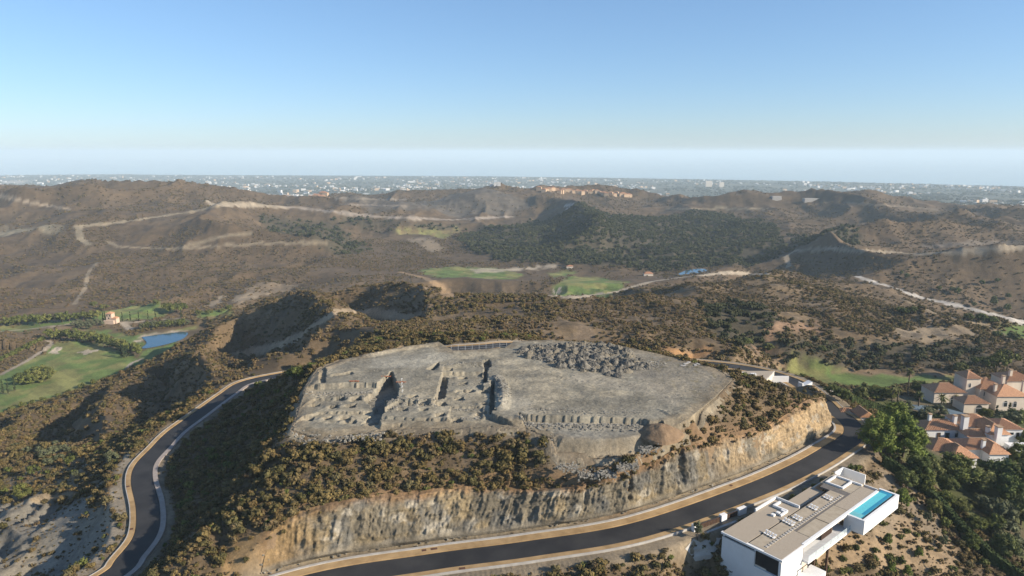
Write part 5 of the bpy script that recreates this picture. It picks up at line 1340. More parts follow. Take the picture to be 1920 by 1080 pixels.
# terrace storey under the roof edge
box('terrace_floor', villa, W, 8.2, 27.0, -1.25, 3.0, -3.75, -3.25); box('terrace_back_wall', villa, M['cream'], 8.2, 27.0, 2.6, 2.9, -3.24, -0.46)
for x0, x1 in ((8.5, 10.2), (17.6, 22.6)):
    s = box('shutter', villa, M['slat'], x0, x1, 0.9, 1.0, -3.2, -0.47)
    for k in range(int((x1 - x0) / 0.42)): box('slat', s, M['slat'], x0 + 0.08 + 0.42 * k, x0 + 0.3 + 0.42 * k, 0.78, 0.88, -3.2, -0.5)
for x0, x1 in ((10.6, 17.3), (22.9, 26.8)): box('sliding_window', villa, M['glass'], x0, x1, 2.35, 2.5, -3.2, -0.6)
for k in range(6): box('glass_railing', villa, M['clear'], 8.4 + 3.1 * k, 11.35 + 3.1 * k, -1.2, -1.17, -3.25, -2.15)
box('lower_storey', villa, M['cream'], 0.4, 26.0, 3.2, 12.5, -13.0, -3.8); box('pillar', villa, M['slat'], 14.0, 14.4, 0.2, 0.6, -12.0, -3.76); box('pillar', villa, M['slat'], 20.0, 20.4, 0.2, 0.6, -12.0, -3.76)
box('entry_terrace', villa, W, 5.0, 12.0, -3.2, -0.1, -9.5, -5.9); sr = box('stair_rail', villa, M['dark'], 6.0, 10.5, -0.35, -0.25, -4.9, -4.82, more=[(6.0, 6.1, -0.35, -0.25, -5.9, -4.9), (8.2, 8.3, -0.35, -0.25, -5.9, -4.9), (10.4, 10.5, -0.35, -0.25, -5.9, -4.9)])
# pool box cantilevered beyond the terrace
pb = box('pool_box', villa, W, 26.4, 44.0, -3.9, -3.35, -3.3, 0.0, more=[(43.4, 44.0, -3.34, 0.3, -3.3, 0.0), (26.4, 27.0, -3.34, 0.3, -3.3, -0.05), (27.0, 43.4, -3.34, -0.27, -3.3, -1.6)])
wt = box('pool_water', villa, M['pool'], 27.02, 42.1, -2.05, -0.28, -1.58, -0.10); box('deep_water', wt, M['pooldeep'], 27.02, 43.38, -2.75, -2.06, -1.58, -0.10, more=[(42.11, 43.38, -2.05, -0.28, -1.58, -0.10)])
box('pool_ledge', villa, M['deckdark'], 27.02, 43.38, -3.33, -2.77, -1.58, -0.28)
box('pool_steps', wt, plain('pale_pool_floor', (0.18, 0.50, 0.52), None, 1, 0.1), 27.05, 29.0, -2.7, -0.32, -0.6, -0.085)
# light well and end wall frames
box('light_well', villa, W, 36.6, 41.8, 9.1, 9.5, -0.35, 0.45, more=[(36.6, 37.0, 5.4, 9.1, -0.35, 0.45), (41.4, 41.8, 3.3, 9.1, -0.35, 0.45), (37.0, 41.4, 5.4, 5.8, -0.35, 0.45)]); box('garden_wall', villa, W, 43.2, 47.6, 10.2, 10.5, -3, 0.3, more=[(47.3, 47.6, 5.0, 10.2, -3, 0.3)])
box('back_wall', villa, M['cream'], 21.2, 43.0, 11.0, 11.3, -6, -0.95); box('end_wall', villa, W, 43.05, 43.3, 0.4, 10.4, -5, -0.1)
# loungers on the roof
def lounger(i, x, y):
    c = Matrix.Rotation(VA, 2) @ Vector((x, y)); r = empty('sun_lounger', (VB[0] + c.x, VB[1] + c.y, ROOF + 0.065), VA)
    box('seat', r, W, 0, 1.35, -0.32, 0.32, 0.25, 0.36); bk = box('backrest', r, W, 1.37, 1.95, -0.32, 0.32, 0.3, 0.42); bk.rotation_euler = (0, -0.25, 0)
    for a in (0.05, 1.2):
        for b_ in (-0.3, 0.24): box('leg', r, M['dark'], a, a + 0.06, b_, b_ + 0.06, 0, 0.25)
    r.scale = (.68, .68, .68)
    tag(r, ['pale sun lounger on the villa roof, nearest group', 'pale sun lounger in the middle of the villa roof', 'pale sun lounger at the far end of the villa roof'][i], 'sun lounger', ['loungers of the near roof group', 'loungers of the middle roof group', 'loungers of the far roof group'][i])
for x, n, g in ((5.2, 4, 0), (12.5, 4, 1), (15.5, 3, 1), (22.3, 3, 2), (29.0, 3, 2)):
    for k in range(n): lounger(g, x + 0.1 * k, 4.85 + 0.68 * k)
# entrance gate and white planted bed
def gate_part(P0, P1, z0, z1, th, mat, name, label, cat):
    p0 = np.array(atH(*P0)); p1 = np.array(atH(*P1)); d = p1 - p0; L = math.hypot(d[0], d[1]); o = empty(name, (p0[0], p0[1], p0[2]), math.atan2(d[1], d[0]))
    return o, L
g0 = np.array(atH(1298, 1004, 79.6)); g1 = np.array(atH(1388, 968, 79.2)); gd = g1 - g0; GL = math.hypot(gd[0], gd[1])
gate = empty('entrance_gate', tuple(g0), math.atan2(gd[1], gd[0])); tag(gate, 'brown slatted entrance gate between white pillars by the road', 'gate')
for a, b_ in ((0.0, 1.0), (8.0, 9.6), (GL - 1.0, GL + 1.4)): box('pillar', gate, W, a, b_, -0.5, 0.4, -2.0, 2.5)
for a, b_ in ((1.02, 7.98), (9.62, GL - 1.02)):
    n = int((b_ - a) / 0.45)
    pnl = box('gate_panel', gate, M['slat'], a, b_, -0.06, 0.0, -0.6, 2.1)
    for k in range(n): box('slat', pnl, M['slat'], a + 0.45 * k + 0.05, a + 0.45 * k + 0.36, -0.13, -0.07, -0.6, 2.1)
def slab(name, px, H, mat, th=0.25):
    if H is None: P = hits(px); P[:, 2] += 0.15
    else: P = [atH(u, v, H) for u, v in px]
    n = len(P)
    V = [(p[0], p[1], p[2]) for p in P] + [(p[0], p[1], p[2] - th) for p in P]
    F = [tuple(range(n))] + [(i, i + n, (i + 1) % n + n, (i + 1) % n) for i in range(n)]
    return link(name, raw_mesh(name, V, F), mat)
structure(slab('forecourt', [(1300, 1030), (1318, 1000), (1390, 972), (1400, 985), (1350, 1012), (1345, 1030)], None, M['kerb'], 1.0)); structure(slab('gravel_bed', [(1285, 1030), (1300, 1012), (1318, 1020), (1345, 1022), (1340, 1040), (1300, 1046)], None, M['kerb'], 1.0))
box_w = slab('retaining_wall', [(1270, 1022), (1287, 1010), (1289, 1014), (1273, 1027)], 80.6, M['white'], 2.5); tag(box_w, 'short white angled wall beside the gravel bed at the villa gate', 'wall')
for u, v in ((1325, 1036), (1318, 1030), (1333, 1022)):
    tree('bush', hit(u, v), 0.8, 1.0, 'small dark bush in the white gravel bed by the gate', 'bush', 'bush', 'bushes in the gravel bed', 0.02)

# ------------------------------------------------------------------ tiled houses
def hip(V, F, x0, x1, y0, y1, z, h, axis, gable, over=0.5):
    x0 -= over; x1 += over; y0 -= over; y1 += over; k = len(V)
    V += [(x0, y0, z), (x1, y0, z), (x1, y1, z), (x0, y1, z)]
    if axis == 'x':
        m = (y0 + y1) / 2; ins = 0 if gable else min((y1 - y0) / 2, (x1 - x0) / 2 - 0.05)
        V += [(x0 + ins, m, z + h), (x1 - ins, m, z + h)]; F += [(k, k + 1, k + 5, k + 4), (k + 2, k + 3, k + 4, k + 5), (k + 3, k, k + 4), (k + 1, k + 2, k + 5), (k + 3, k + 2, k + 1, k)]
    else:
        m = (x0 + x1) / 2; ins = 0 if gable else min((x1 - x0) / 2, (y1 - y0) / 2 - 0.05)
        V += [(m, y0 + ins, z + h), (m, y1 - ins, z + h)]; F += [(k + 1, k + 2, k + 5, k + 4), (k + 3, k, k + 4, k + 5), (k, k + 1, k + 4), (k + 2, k + 3, k + 5), (k + 3, k + 2, k + 1, k)]
M['ridge'] = plain('ridge_tiles', (0.42, 0.28, 0.17), (0.52, 0.36, 0.23), 2, 0.9)
def wing(root, o, wallm, u0, u1, v, H, depth, wh, rh, axis, gable=False, wins=()):
    """one wing: wall box, tiled roof with ridge and eave courses, openings with frames; front edge on the sight line v at ground depth H"""
    a = np.array(atH(u0, v, H)) - o; b = np.array(atH(u1, v, H)) - o
    x0, x1, y0, z0 = a[0], b[0], a[1], a[2]
    box('wall', root, wallm, x0, x1, y0, y0 + depth, z0 - 3, z0 + wh)
    V, F = [], []
    hip(V, F, x0, x1, y0, y0 + depth, z0 + wh + 0.03, rh, axis, gable)
    r = link('roof', raw_mesh('roof', V, F), M['tile'], root)
    # rows of barrel tiles as raised courses
    V2, F2 = [], []
    if axis == 'x':
        L = x1 - x0 + 1; hd = depth / 2 + .5; n = int(L / 0.55)
        for i in range(n):
            xx = x0 - 0.5 + (i + 0.5) * L / n; ins = 0 if gable else 1
            d0 = min(xx - (x0 - .5), (x1 + .5) - xx) / hd if ins else 1.0
            t1 = min(1.0, d0)
            if t1 < 0.1: continue
            k = len(V2); yA = y0 - .5; yB = y0 - .5 + hd * t1; zA = z0 + wh + .06; zB = zA + rh * t1; w_ = 0.13
            V2 += [(xx - w_, yA, zA), (xx, yA, zA + .13), (xx + w_, yA, zA), (xx - w_, yB, zB), (xx, yB, zB + .13), (xx + w_, yB, zB)]
            F2 += [(k, k + 1, k + 4, k + 3), (k + 1, k + 2, k + 5, k + 4), (k, k + 2, k + 1)]
    else:
        L = depth + 1; hw = (x1 - x0) / 2 + .5; n = int(L / 0.55)
        for i in range(n):
            yy = y0 - 0.5 + (i + 0.5) * L / n; d0 = 1.0 if gable else min(yy - (y0 - .5), (y0 + depth + .5) - yy) / hw
            t1 = min(1.0, d0)
            if t1 < 0.1: continue
            for sgn, xe in ((1, x0 - .5), (-1, x1 + .5)):
                k = len(V2); zA = z0 + wh + .06; zB = zA + rh * t1; xB = xe + sgn * hw * t1; w_ = 0.13
                V2 += [(xe, yy - w_, zA), (xe, yy, zA + .13), (xe, yy + w_, zA), (xB, yy - w_, zB), (xB, yy, zB + .13), (xB, yy + w_, zB)]
                F2 += [(k, k + 1, k + 4, k + 3), (k + 1, k + 2, k + 5, k + 4), (k, k + 2, k + 1)]
    if V2: link('tile_courses', raw_mesh('tile_courses', V2, F2), M['tile'], r)['kind'] = 'stuff'
    for kind, t, w_, z_, h_ in wins:
        xc = x0 + (x1 - x0) * t
        nm = 'door' if kind == 'd' else 'window'
        q = box(nm, root, M['glass'] if kind != 'd' else M['slat'], xc - w_ / 2, xc + w_ / 2, y0 - 0.06, y0 - 0.01, z0 + z_, z0 + z_ + h_)
        box('frame', q, M['white'] if wallm is M['cream'] else M['dark'], xc - w_ / 2 - .09, xc + w_ / 2 + .09, y0 - 0.10, y0 - 0.065, z0 + z_ + h_, z0 + z_ + h_ + .1, more=[(xc - w_ / 2 - .09, xc - w_ / 2, y0 - .1, y0 - .065, z0 + z_, z0 + z_ + h_), (xc + w_ / 2, xc + w_ / 2 + .09, y0 - .1, y0 - .065, z0 + z_, z0 + z_ + h_)])
        if kind == 'a':
            V, F = [(xc, y0 - .05, z0 + z_ + h_)], []
            for i in range(9): V.append((xc + w_ / 2 * math.cos(math.pi * i / 8), y0 - .05, z0 + z_ + h_ + w_ / 2 * math.sin(math.pi * i / 8)))
            for i in range(8): F.append((0, i + 1, i + 2))
            link('arch', raw_mesh('arch', V, F), M['glass'], q)
    # ridge line
    V, F = [], []
    if axis == 'x':
        ins = 0 if gable else depth / 2
        box_geo(V, F, x0 + ins - .3, x1 - ins + .3, y0 + depth / 2 - .14, y0 + depth / 2 + .14, z0 + wh + rh - .05, z0 + wh + rh + .16)
    else:
        ins = 0 if gable else (x1 - x0) / 2; m = (x0 + x1) / 2
        if y0 + depth - ins > y0 + ins: box_geo(V, F, m - .14, m + .14, y0 + ins - .3, y0 + depth - ins + .3, z0 + wh + rh - .05, z0 + wh + rh + .16)
    if V: link('ridge', raw_mesh('ridge', V, F), M['ridge'], r)
    return x0, x1, y0, z0
def chimney(root, o, u, v, H, w, z0, z1, mat):
    p = np.array(atH(u, v, H)) - o
    c = box('chimney', root, mat, p[0] - w / 2, p[0] + w / 2, p[1] - w / 2, p[1] + w / 2, p[2] + z0, p[2] + z1)
    box('cap', c, M['ridge'], p[0] - w * .65, p[0] + w * .65, p[1] - w * .65, p[1] + w * .65, p[2] + z1 + .25, p[2] + z1 + .45, more=[(p[0] - w * .4, p[0] + w * .4, p[1] - w * .4, p[1] + w * .4, p[2] + z1 + .01, p[2] + z1 + .24)])
o1 = np.array(atH(1800, 850, 92)); white_house = empty('tiled_house', tuple(o1)); tag(white_house, 'white house with many terracotta roofs and chimneys behind the roadside pines', 'house')
wing(white_house, o1, W, 1733, 1803, 824, 92, 7.0, 3.4, 2.2, 'x', False, [('d', 0.37, 1.0, 0, 2.3), ('w', 0.60, 1.2, 0.2, 2.0), ('w', 0.85, 1.0, 0.8, 1.3)])
wing(white_house, o1, W, 1803, 1866, 824, 92, 9.5, 4.6, 2.4, 'x', False)
wing(white_house, o1, W, 1812, 1858, 836, 92, 4.6, 3.3, 1.5, 'x', False, [('d', 0.52, 1.1, 0.1, 2.2)])
wing(white_house, o1, W, 1852, 1889, 839, 92, 11, 4.4, 2.6, 'y', False)
wing(white_house, o1, W, 1866, 1914, 831, 92, 8.5, 4.8, 2.0, 'x', False, [('w', 0.55, 1.6, 2.9, 0.7), ('w', 0.82, 0.8, 1.6, 2.0)])
wing(white_house, o1, W, 1746, 1806, 862, 92.4, 8.5, 3.0, 2.3, 'x', False, [('w', 0.4, 1.6, 0.6, 1.8)])
wing(white_house, o1, W, 1786, 1830, 876, 92.4, 9.0, 3.0, 2.4, 'y', False, [('w', 0.7, 1.2, 0.8, 1.5)])
wing(white_house, o1, W, 1806, 1882, 860, 92.4, 7.5, 3.1, 2.0, 'x', False)
wing(white_house, o1, W, 1853, 1889, 870, 92.4, 8.5, 3.2, 2.3, 'y', False)
for u, v, w_, z1 in ((1804, 826, 1.6, 8.3), (1867, 841, 1.5, 7.2), (1848, 836, 1.0, 6.3), (1786, 818, 1.0, 7.0), (1739, 816, 0.9, 7.2), (1840, 858, .9, 5.6)): chimney(white_house, o1, u, v, 92, w_, 0, z1, W)
p = np.array(atH(1895, 842, 92)) - o1; box('balcony', white_house, W, p[0] - 2.5, p[0] + 3.6, p[1] - 2.6, p[1] - 0.1, p[2], p[2] + 2.3); box('balcony', white_house, W, p[0] - 2.5, p[0] + 4.5, p[1] - 6.4, p[1] - 2.7, p[2] - 1, p[2] + 1.0)
o2 = np.array(atH(1830, 755, 95)); mansion = empty('tiled_mansion', tuple(o2)); tag(mansion, 'cream mansion with square tower and steep terracotta roofs beyond the upper hedge', 'house')
Cm = M['cream']
wing(mansion, o2, Cm, 1750, 1808, 757, 95, 8.5, 4.6, 2.4, 'x', False, [('a', 0.62, 2.0, 0, 1.8), ('a', 0.86, 1.6, 0, 1.6)])
wing(mansion, o2, Cm, 1808, 1834, 752, 95, 7.5, 9.2, 2.2, 'x', False, [('a', 0.25, 0.7, 5.6, 1.4)])
wing(mansion, o2, Cm, 1834, 1882, 756, 95, 9.5, 5.8, 3.0, 'x', False, [('w', 0.2, 0.8, 3.0, 1.5), ('w', 0.35, 0.8, 2.6, 1.5)])
wing(mansion, o2, Cm, 1866, 1925, 768, 95, 10.5, 5.2, 3.2, 'y', False, [('a', 0.3, 1.3, 1.2, 1.6), ('a', 0.6, 1.3, 1.0, 1.6)])
wing(mansion, o2, Cm, 1884, 1935, 748, 95, 9, 7.4, 2.6, 'x', False)
wing(mansion, o2, Cm, 1806, 1852, 774, 95, 6.5, 3.6, 2.0, 'x', False, [('a', 0.62, 2.4, 0, 1.8)])
for u, v, w_, z1 in ((1875, 752, 1.0, 10), (1888, 744, 1.0, 11), (1861, 762, .9, 8.6), (1913, 760, .9, 9.6)): chimney(mansion, o2, u, v, 95, w_, 0, z1, Cm)
tp = slab('blue_terrace', [(1690, 768), (1700, 758), (1760, 762), (1812, 775), (1800, 784), (1720, 778)], 94.0, plain('blue_grey_paving', (0.14, 0.19, 0.23), (0.18, 0.24, 0.28), .6), 1.2); structure(tp)
# roadside lodge with two tiled roofs
o3 = np.array(atH(1600, 795, 82.5)); lodge = empty('gate_lodge', tuple(o3)); tag(lodge, 'low white gate lodge with grey tiled gable at the road bend', 'building')
wing(lodge, o3, W, 1612, 1636, 797, 82.0, 5.0, 2.6, 1.7, 'y', True, [('d', 0.55, 1.2, 0, 2.0)])
wing(lodge, o3, W, 1576, 1602, 785, 82.0, 3.0, 2.2, 0.8, 'x', False, [('w', 0.85, 1.8, .3, 1.5)])
# white gate wall by the fairway
p3 = np.array(atH(1510, 740, 80)); gw_ = empty('garden_gatehouse', tuple(p3), 0.35); tag(gw_, 'small white walled gatehouse with sloping top beside the fairway', 'building')
V = [(-1.6, 0, -6), (2.6, 0, -6), (2.6, 0, 4.2), (-1.2, 0, 3.0), (-1.2, 0, 4.1), (-1.6, 0, 4.1)]; n = len(V); V += [(x, 2.0, z) for x, y, z in V]
link('wall', raw_mesh('wall', V, [tuple(range(n)), tuple(range(2 * n - 1, n - 1, -1))] + [(i, i + n, (i + 1) % n + n, (i + 1) % n) for i in range(n)]), W, gw_)
for x in (0.4, 1.1, 1.8): box('window', gw_, M['glass'], x, x + 0.3, -0.06, -0.01, 0.9, 2.2)
box('low_wall', gw_, W, 2.62, 12.5, 0.2, 0.6, -6, 0.3)
# flat roofed building behind the hill shoulder
def flat_house():
    P = [atH(1332, 681, 72.0), atH(1436, 712, 76), atH(1452, 696, 76), atH(1345, 676, 72.0)]
    P = [np.array(p) for p in P]; zt = P[1][2]
    root = empty('flat_roofed_house', tuple(P[1])); tag(root, 'low house with long grey flat roof sunk behind the hill shoulder', 'house')
    Q = [np.array((p[0], p[1], zt)) - P[1] for p in P]
    def prism(name, pts, z0, z1, mat):
        n = len(pts); V = [(q[0], q[1], z1) for q in pts] + [(q[0], q[1], z0) for q in pts]
        return link(name, raw_mesh(name, V, [tuple(range(n))] + [(i, i + n, (i + 1) % n + n, (i + 1) % n) for i in range(n)]), mat, root)
    prism('wall', Q, -12, -0.3, M['cream']); c = sum(Q) / 4
    prism('roof_edge', [c + (q - c) * 1.012 for q in Q], -0.29, 0.12, M['kerb']); prism('roof', [c + (q - c) * 0.985 for q in Q], 0.0, 0.16, M['gravel'])
    for t in (0.25, 0.5, 0.72):
        q = Q[0] * (1 - t) + Q[1] * t; r = Q[3] * (1 - t) + Q[2] * t; m = q * .6 + r * .4
        box('roof_light', root, W, m[0] - .9, m[0] + .9, m[1] - .6, m[1] + .6, 0.165, 0.7)
    e = Q[2]; box('terrace_wall', root, W, e[0] - 2, e[0] + 4.5, e[1] - 2.0, e[1] - 1.6, -6, -1.2)
flat_house()
# golf tower house
tb = hit(205, 607); tw = empty('tower_house', tuple(tb)); tag(tw, 'pink cream tower house with small windows beside the golf lane', 'house')
Pk = plain('pink_render', (0.62, 0.46, 0.34), (0.70, 0.54, 0.42), 0.4, 0.85)
box('tower', tw, Pk, -2.2, 2.4, 0, 5, -2, 8.5); box('annex', tw, Pk, -4.0, 4.6, -1.6, -0.05, -2, 3.0, more=[(2.45, 6.0, 0, 5, -2, 4.5)])
V, F = [], []; hip(V, F, -2.2, 2.4, 0, 5, 8.52, 1.6, 'x', False); link('roof', raw_mesh('roof', V, F), M['tile'], tw)
V, F = [], []; hip(V, F, 2.45, 6, 0, 5, 4.52, 1.3, 'x', False); link('annex_roof', raw_mesh('annex_roof', V, F), M['tile'], tw)
for x, z in ((-1.2, 6.2), (1.0, 6.2), (0, 4.0)): box('window', tw, M['glass'], x - .45, x + .45, -0.06, -0.01, z, z + 1.3)
# ponds
M['pond'] = water('pond_water', (0.02, 0.065, 0.10), 0.06)
def pond(px, H, label):
    P = [atH(u, v, H) for u, v in px]
    C2 = resample(catmull([tuple(p) for p in P] + [P[0]], 5), 2.0)
    o = structure(link('pond', raw_mesh('pond', [tuple(p) for p in C2[:-1]], [tuple(range(len(C2) - 1))]), M['pond'])); o['label'] = label
pz = CAMZ - float(zat(*atH(300, 636, 142)[:2]))
pond([(266, 632), (300, 627), (335, 623), (352, 624), (345, 634), (325, 642), (292, 650), (266, 653), (275, 643)], 142.2 - 0.35, 'blue golf pond below the spur')
pond([(1262, 518), (1290, 506), (1320, 504), (1330, 512), (1300, 520)], CAMZ - float(zat(*atH(1290, 513, 150)[:2])) - 1.5, 'blue lake beyond the golf club house')

# ------------------------------------------------------------------ plot furniture
M['orange'] = plain('orange_soil', (0.22, 0.145, 0.085), (0.31, 0.21, 0.125), 0.8, 0.95, 0.6, .3)
pm = np.array(atP(1240, 812, 62.9)); mo = link('earth_mound', lump_mesh('earth_mound', 5.4, 2.2, 17, 40, 14, 0.14), M['orange'], None, (pm[0], pm[1] + 0.8, pm[2] - 0.5)); tag(mo, 'brown earth mound at the right end of the lower terrace', 'earth mound')
for i, v in enumerate((716, 724, 731, 738)):
    p = np.array(atP(753 + 0.4 * i, v, 61.8)); z = float(zplot(p[0], p[1]))
    o = empty('survey_stake', (p[0], p[1], z)); box('post', o, M['white'], -.05, .05, -.05, .05, -.2, .75); box('flag', o, M['white'], .06, .28, -.02, .02, .5, .75)
    tag(o, ['farthest white survey stake of the row on the plot', 'second white survey stake from the back', 'third white survey stake from the back', 'nearest white survey stake of the row on the plot'][i], 'stake', 'survey stakes')
M['net'] = plain('orange_netting', (0.36, 0.13, 0.06), (0.45, 0.18, 0.09), 2, 0.8)
for u, v, l in ((664, 716, 'strip of orange netting lying on the upper left terrace'), (752, 717, 'scrap of orange netting by the survey stakes'), (724, 706, 'scrap of orange netting behind the deep trench')):
    p = np.array(atP(u, v, 61.6)); z = float(zplot(p[0], p[1])); V, F = [], []
    for i in range(9):
        for j in range(3): V.append((i * .33 - 1.3, j * .35 - .35 + .12 * math.sin(i * 1.7), .12 + .10 * math.sin(i * 2.1 + j * 1.3)))
    for i in range(8):
        for j in range(2): F.append((i * 3 + j, i * 3 + 3 + j, i * 3 + 4 + j, i * 3 + 1 + j))
    V += [(x, y, zz - .08) for x, y, zz in V]; F += [tuple(q + 27 for q in reversed(f)) for f in F]
    tag(link('orange_netting', raw_mesh('orange_netting', V, F), M['net'], None, (p[0], p[1], z)), l, 'netting')
p = np.array(atP(1292, 684, 61.6))
for i in range(5):
    o = box('concrete_slab', None, M['kerb'], -.8, .8, -.4, .4, -.05, .12); o.location = (p[0] - 2 + 1.2 * i, p[1] - 1.0 + 1.6 * (i % 3), float(zplot(p[0] - 2 + 1.2 * i, p[1] - 1 + 1.6 * (i % 3)))); o.rotation_euler = (0, 0, .5 * i)
    tag(o, 'pale slab in the small scatter on the right part of the plot', 'slab', 'pale slabs lying on the plot')
# wire fence along the back road
M['post'] = plain('galvanised_post', (0.5, 0.5, 0.5), (0.6, 0.6, 0.6), 2, 0.6)
fp = resample(np.array([atP(846, 655.5, 61.9), atP(950, 650, 61.9)]), 2.2)
fn = empty('wire_fence', tuple(fp[0])); tag(fn, 'thin post and wire fence along the back road of the plot', 'fence')
for q in fp: d = q - fp[0]; box('post', fn, M['post'], d[0] - .05, d[0] + .05, d[1] - .05, d[1] + .05, -1.0, 1.6)
d = fp[-1] - fp[0]
for z in (.1, .8, 1.5):
    box('wire', fn, M['post'], 0, d[0], -.02, .02, z, z + .03).rotation_euler = (0, 0, 0)
for c_ in fn.children:
    if c_.name.startswith('wire'): c_.rotation_euler = (0, 0, math.atan2(d[1], d[0]))
# manhole covers and gully boxes in the pavements
M['iron'] = plain('rusty_cover', (0.10, 0.045, 0.03), (0.16, 0.08, 0.05), 4, 0.8)
oR = offset(ROAD_R, AW + 1.4); oS = offset(ROAD_R, -AW - 0.95); oL = offset(ROAD_L, -AL - 0.8)
def near_i(P, u, v, H): q = atH(u, v, H); return int(np.argmin(np.hypot(P[:, 0] - q[0], P[:, 1] - q[1])))
for P, u, v, H, w_, l in ((oR, 816, 1033, 80.4, 1.3, 'large rusty drain cover in the ochre pavement under the rock face'), (oR, 800, 1036, 80.4, .9, 'small rusty drain cover left of the large one under the rock face'), (oR, 1360, 918, 80, .8, 'drain cover in the ochre pavement below the right rock face'), (oS, 868, 1066, 80.4, 1.2, 'rusty drain cover in the near pavement at the bottom'),
                          (oL, 240, 912, 85, .8, 'dark drain cover in the left pavement bend'), (oL, 247, 992, 85, .8, 'dark drain cover lower on the left pavement')):
    i = near_i(P, u, v, H); a = P[i]; t = P[i + 1] - P[i]
    o = box('drain_cover', None, M['iron'], -w_ / 2, w_ / 2, -.35, .35, 0, .03); o.location = (a[0], a[1], a[2] + .135); o.rotation_euler = (0, 0, math.atan2(t[1], t[0])); tag(o, l, 'drain cover')
# ------------------------------------------------------------------ far buildings
def fb(name, p, w, d, h, mat, label, group, rz=0.0, cat='house'):
    o = box(name, None, mat, -w / 2, w / 2, -d / 2, d / 2, -6, h); o.location = tuple(p); o.rotation_euler = (0, 0, rz)
    tag(o, label, cat, group); return o
M['ochre_wall'] = plain('ochre_wall', (0.58, 0.40, 0.25), (0.68, 0.50, 0.33), 0.02, 0.9); M['fwhite'] = plain('far_white_wall', (0.52, 0.51, 0.49), (0.60, 0.58, 0.55), 0.02, 0.9, k=0.95); M['tile_far'] = plain('far_roof', (0.42, 0.2, 0.11), (0.5, 0.27, 0.16), 0.05, .9)
rr = random.Random(11)
def roofed(o, w, d, h, mat):
    V, F = [], []; hip(V, F, -w / 2, w / 2, -d / 2, d / 2, h + .05, w * .18, 'x', False, .4); link('roof', raw_mesh('roof', V, F), mat, o)
for i in range(26):
    p = hit(445 + rr.uniform(0, 66), rr.uniform(370, 384), 1900); w = rr.uniform(12, 20); o = fb('apartment_block', p, w, 12, rr.uniform(7, 11), M['fwhite'], 'white apartment block in the compact white estate left of the viaduct', 'white estate blocks', rr.uniform(-.3, .3))
    box('window_band', o, M['glass'], -w * .4, w * .4, -6.2, -6.05, 1.5, 3.0, more=[(-w * .4, w * .4, -6.2, -6.05, 4.6, 6.0)])
for i in range(42):
    p = hit(512 + rr.uniform(0, 104), rr.uniform(366, 388), 1900); w = rr.uniform(13, 22); h = rr.uniform(8, 12); o = fb('apartment_block', p, w, 13, h, M['ochre_wall'], 'ochre apartment block with red roof in the estate above the viaduct', 'ochre estate blocks', rr.uniform(-.3, .3)); roofed(o, w, 13, h, M['tile_far'])
for i in range(30):
    p = hit(1012 + i * 5.8 + rr.uniform(-3, 3), 356 + (i * .36) + rr.uniform(-1.5, 3.5)); w = rr.uniform(9, 14); h = rr.uniform(5, 8); o = fb('hillside_house', p, w, 10, h, M['ochre_wall'], 'small ochre house in the row along the quarry hill crest', 'ochre houses on the hill crest', rr.uniform(-.4, .4)); roofed(o, w, 10, h, M['tile_far'])
for i in range(9):
    p = hit(878 + i * 7.2, 348); fb('terraced_house', p, 8.5, 9, 9, M['fwhite'], 'white terraced house in the stepped row on the hill top', 'white terraced houses on the hill top')
for u, v, w, l in ((686, 364, 50, 'long pale industrial shed on the left shoulder of the quarry hill'), (758, 356, 30, 'low tan shed on the quarry hill top'), (1520, 376, 40, 'low pale building on the right hill crest'), (1455, 372, 26, 'small pale building on the right hill')):
    fb('industrial_shed', hit(u, v), w * .8, 14, 5, M['kerb'] if 'right' in l else M['fwhite'] if 'tan' not in l else M['cream'], l, None, 0, 'shed')
for i in range(12):
    fb('apartment_block', hit(1752 + i * 5.5, 386 + (i % 3) * 2, 1700), 11, 12, 9, M['ochre_wall'], 'pale ochre block in the estate behind the right hill', 'blocks behind the right hill')
for u, v, w, h, l in ((1328, 346, 50, 30, 'tall ochre tower block on the far right skyline'), (1352, 347, 36, 24, 'lower ochre tower block beside the tall one')):
    fb('tower_block', hit(u, v + 4, 2500), w, 30, h + 14, M['cream'], l, None, 0, 'tower block')
for u, v, w, l in ((1215, 517, 16, 'club house with pale walls beside the lake'), (1068, 503, 12, 'small pink building at the edge of the wood')):
    w *= .7; o = fb('club_building', hit(u, v), w, 7, 3, M['cream'], l, None); roofed(o, w, 7, 3, M['tile_far'])
# viaduct
va = np.array(atY(545, 389, 1480)); vb = np.array(atY(622, 377, 1690)); dv = vb - va; L = float(np.linalg.norm(dv[:2]))
br = empty('viaduct', tuple(va), math.atan2(dv[1], dv[0])); tag(br, 'pale concrete viaduct carrying a road in front of the ochre estate', 'bridge')
o = box('deck', br, M['kerb'], 0, L, -6, 6, -2.0, 0.6); o.rotation_euler = (0, -math.atan2(dv[2], L), 0)
for t in (.3, .55, .8): box('pier', br, M['kerb'], L * t - 1.6, L * t + 1.6, -3, 3, -40, dv[2] * t - 1.5)
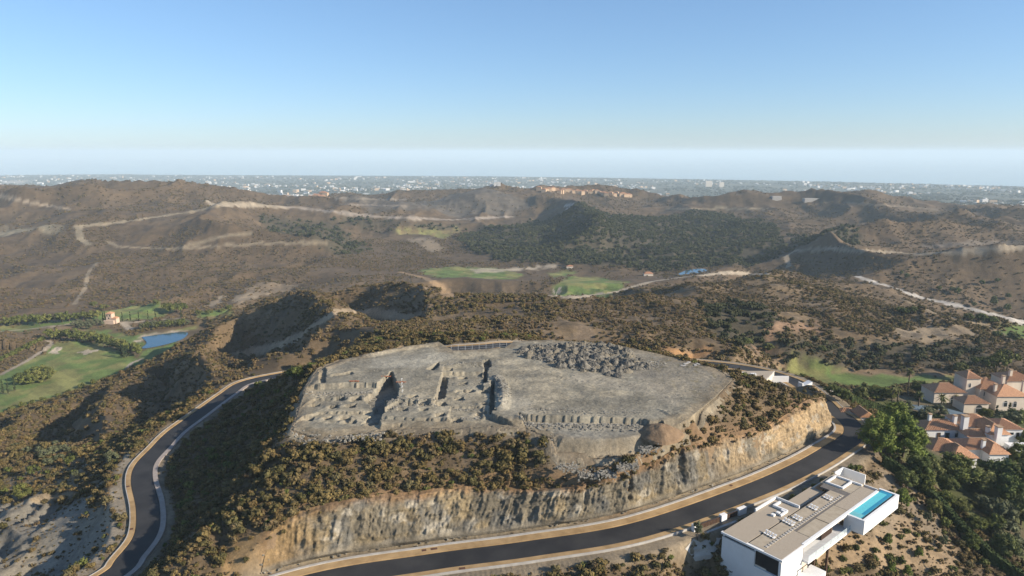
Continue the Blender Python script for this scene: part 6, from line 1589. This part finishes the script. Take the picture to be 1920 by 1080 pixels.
# countless houses and trees of the coastal plain
def coast(u): k = (u - 960) / 1000.0; return 8200 - 2600 * max(0, k) + 900 * max(0, -k)
TV, TF, TM = [], [], []
single = 0
for i in range(5200):
    u = rr.uniform(-60, 1980); Y = math.exp(rr.uniform(math.log(2500), math.log(coast(u) * 0.985)))
    x = Y * (u - 960) / FPX
    dens = float(fbm(np.array(x / 420), np.array(Y / 420), 501, 3)); 
    if u > 1250: dens -= 0.09
    if dens < 0.44 + 0.05 * rr.random(): continue
    z = float(zat(x, Y))
    if z < 2: continue
    big = rr.random() < 0.30; w = rr.uniform(14, 32) if big else rr.uniform(9, 17); d = rr.uniform(9, 16); h = rr.uniform(8, 17) if big else rr.uniform(4, 8)
    if (x * 13 + Y * 7) % 10 < 0.5 and single < 150:
        single += 1
        if i % 3: fb('distant_house', (x, Y, z), w, d, h, M['fwhite'], 'white house in the hazy coastal town below the horizon', 'white houses of the coastal town', rr.uniform(-.5, .5))
        else: fb('distant_house', (x, Y, z), w, d, h, M['ochre_wall'], 'ochre house in the hazy coastal town below the horizon', 'ochre houses of the coastal town', rr.uniform(-.5, .5))
    else:
        k = len(TF); a = rr.uniform(-.5, .5); V = []; box_geo(V, TF, -w / 2, w / 2, -d / 2, d / 2, -6, h)
        ca, sa = math.cos(a), math.sin(a); n0 = len(TV)
        for j in range(k, len(TF)): TF[j] = tuple(q + n0 for q in TF[j])
        TV += [(x + px * ca - py * sa, Y + px * sa + py * ca, z + pz_) for px, py, pz_ in V]; TM += [1 if rr.random() < .3 else 0] * 6
me = raw_mesh('coastal_town', TV, TF); me.materials.append(M['fwhite']); me.materials.append(M['ochre_wall']); me.polygons.foreach_set('material_index', np.array(TM, np.int32))
o = link('coastal_town', me); o['kind'] = 'stuff'; o['label'] = 'mass of white and ochre houses spread over the coastal plain'
n = 24000
uu = RNG.uniform(-80, 2000, n); Yt = np.exp(RNG.uniform(math.log(2300), math.log(9000), n)); xt = Yt * (uu - 960) / FPX; zt = zat(xt, Yt)
k = (zt > 2) & (fbm(xt / 260, Yt / 260, 511, 3) > 0.45)
scatter('coastal_woods', np.stack([xt, Yt, zt], 1)[k], RNG.uniform(6, 13, k.sum()), WOOD_F, 'dark trees and woods between the houses of the coastal plain', 0.7)
# ------------------------------------------------------------------ haze: the air itself
def haze():
    vs = [(x, y, z) for z in (-12, CAMZ + 70) for y in (-300, 88000) for x in (-88000, 88000)]
    fs = [(0, 2, 3, 1), (4, 5, 7, 6), (0, 1, 5, 4), (2, 6, 7, 3), (0, 4, 6, 2), (1, 3, 7, 5)]
    m = bpy.data.materials.new('haze_air'); m.use_nodes = True
    nt = m.node_tree
    nt.nodes.remove(nt.nodes['Principled BSDF'])
    v = nt.nodes.new('ShaderNodeVolumePrincipled')
    v.inputs['Color'].default_value = (0.75, 0.91, 1.0, 1)
    v.inputs['Density'].default_value = 8.6e-5
    v.inputs['Anisotropy'].default_value = 0.0
    nt.links.new(v.outputs[0], nt.nodes['Material Output'].inputs['Volume'])
    o = link('haze', raw_mesh('haze', vs, fs), m)
    o['kind'] = 'stuff'; o['label'] = 'pale blue haze lying over the hills, town and sea'
haze()
print('script', round(time.time() - T0, 1), 's')
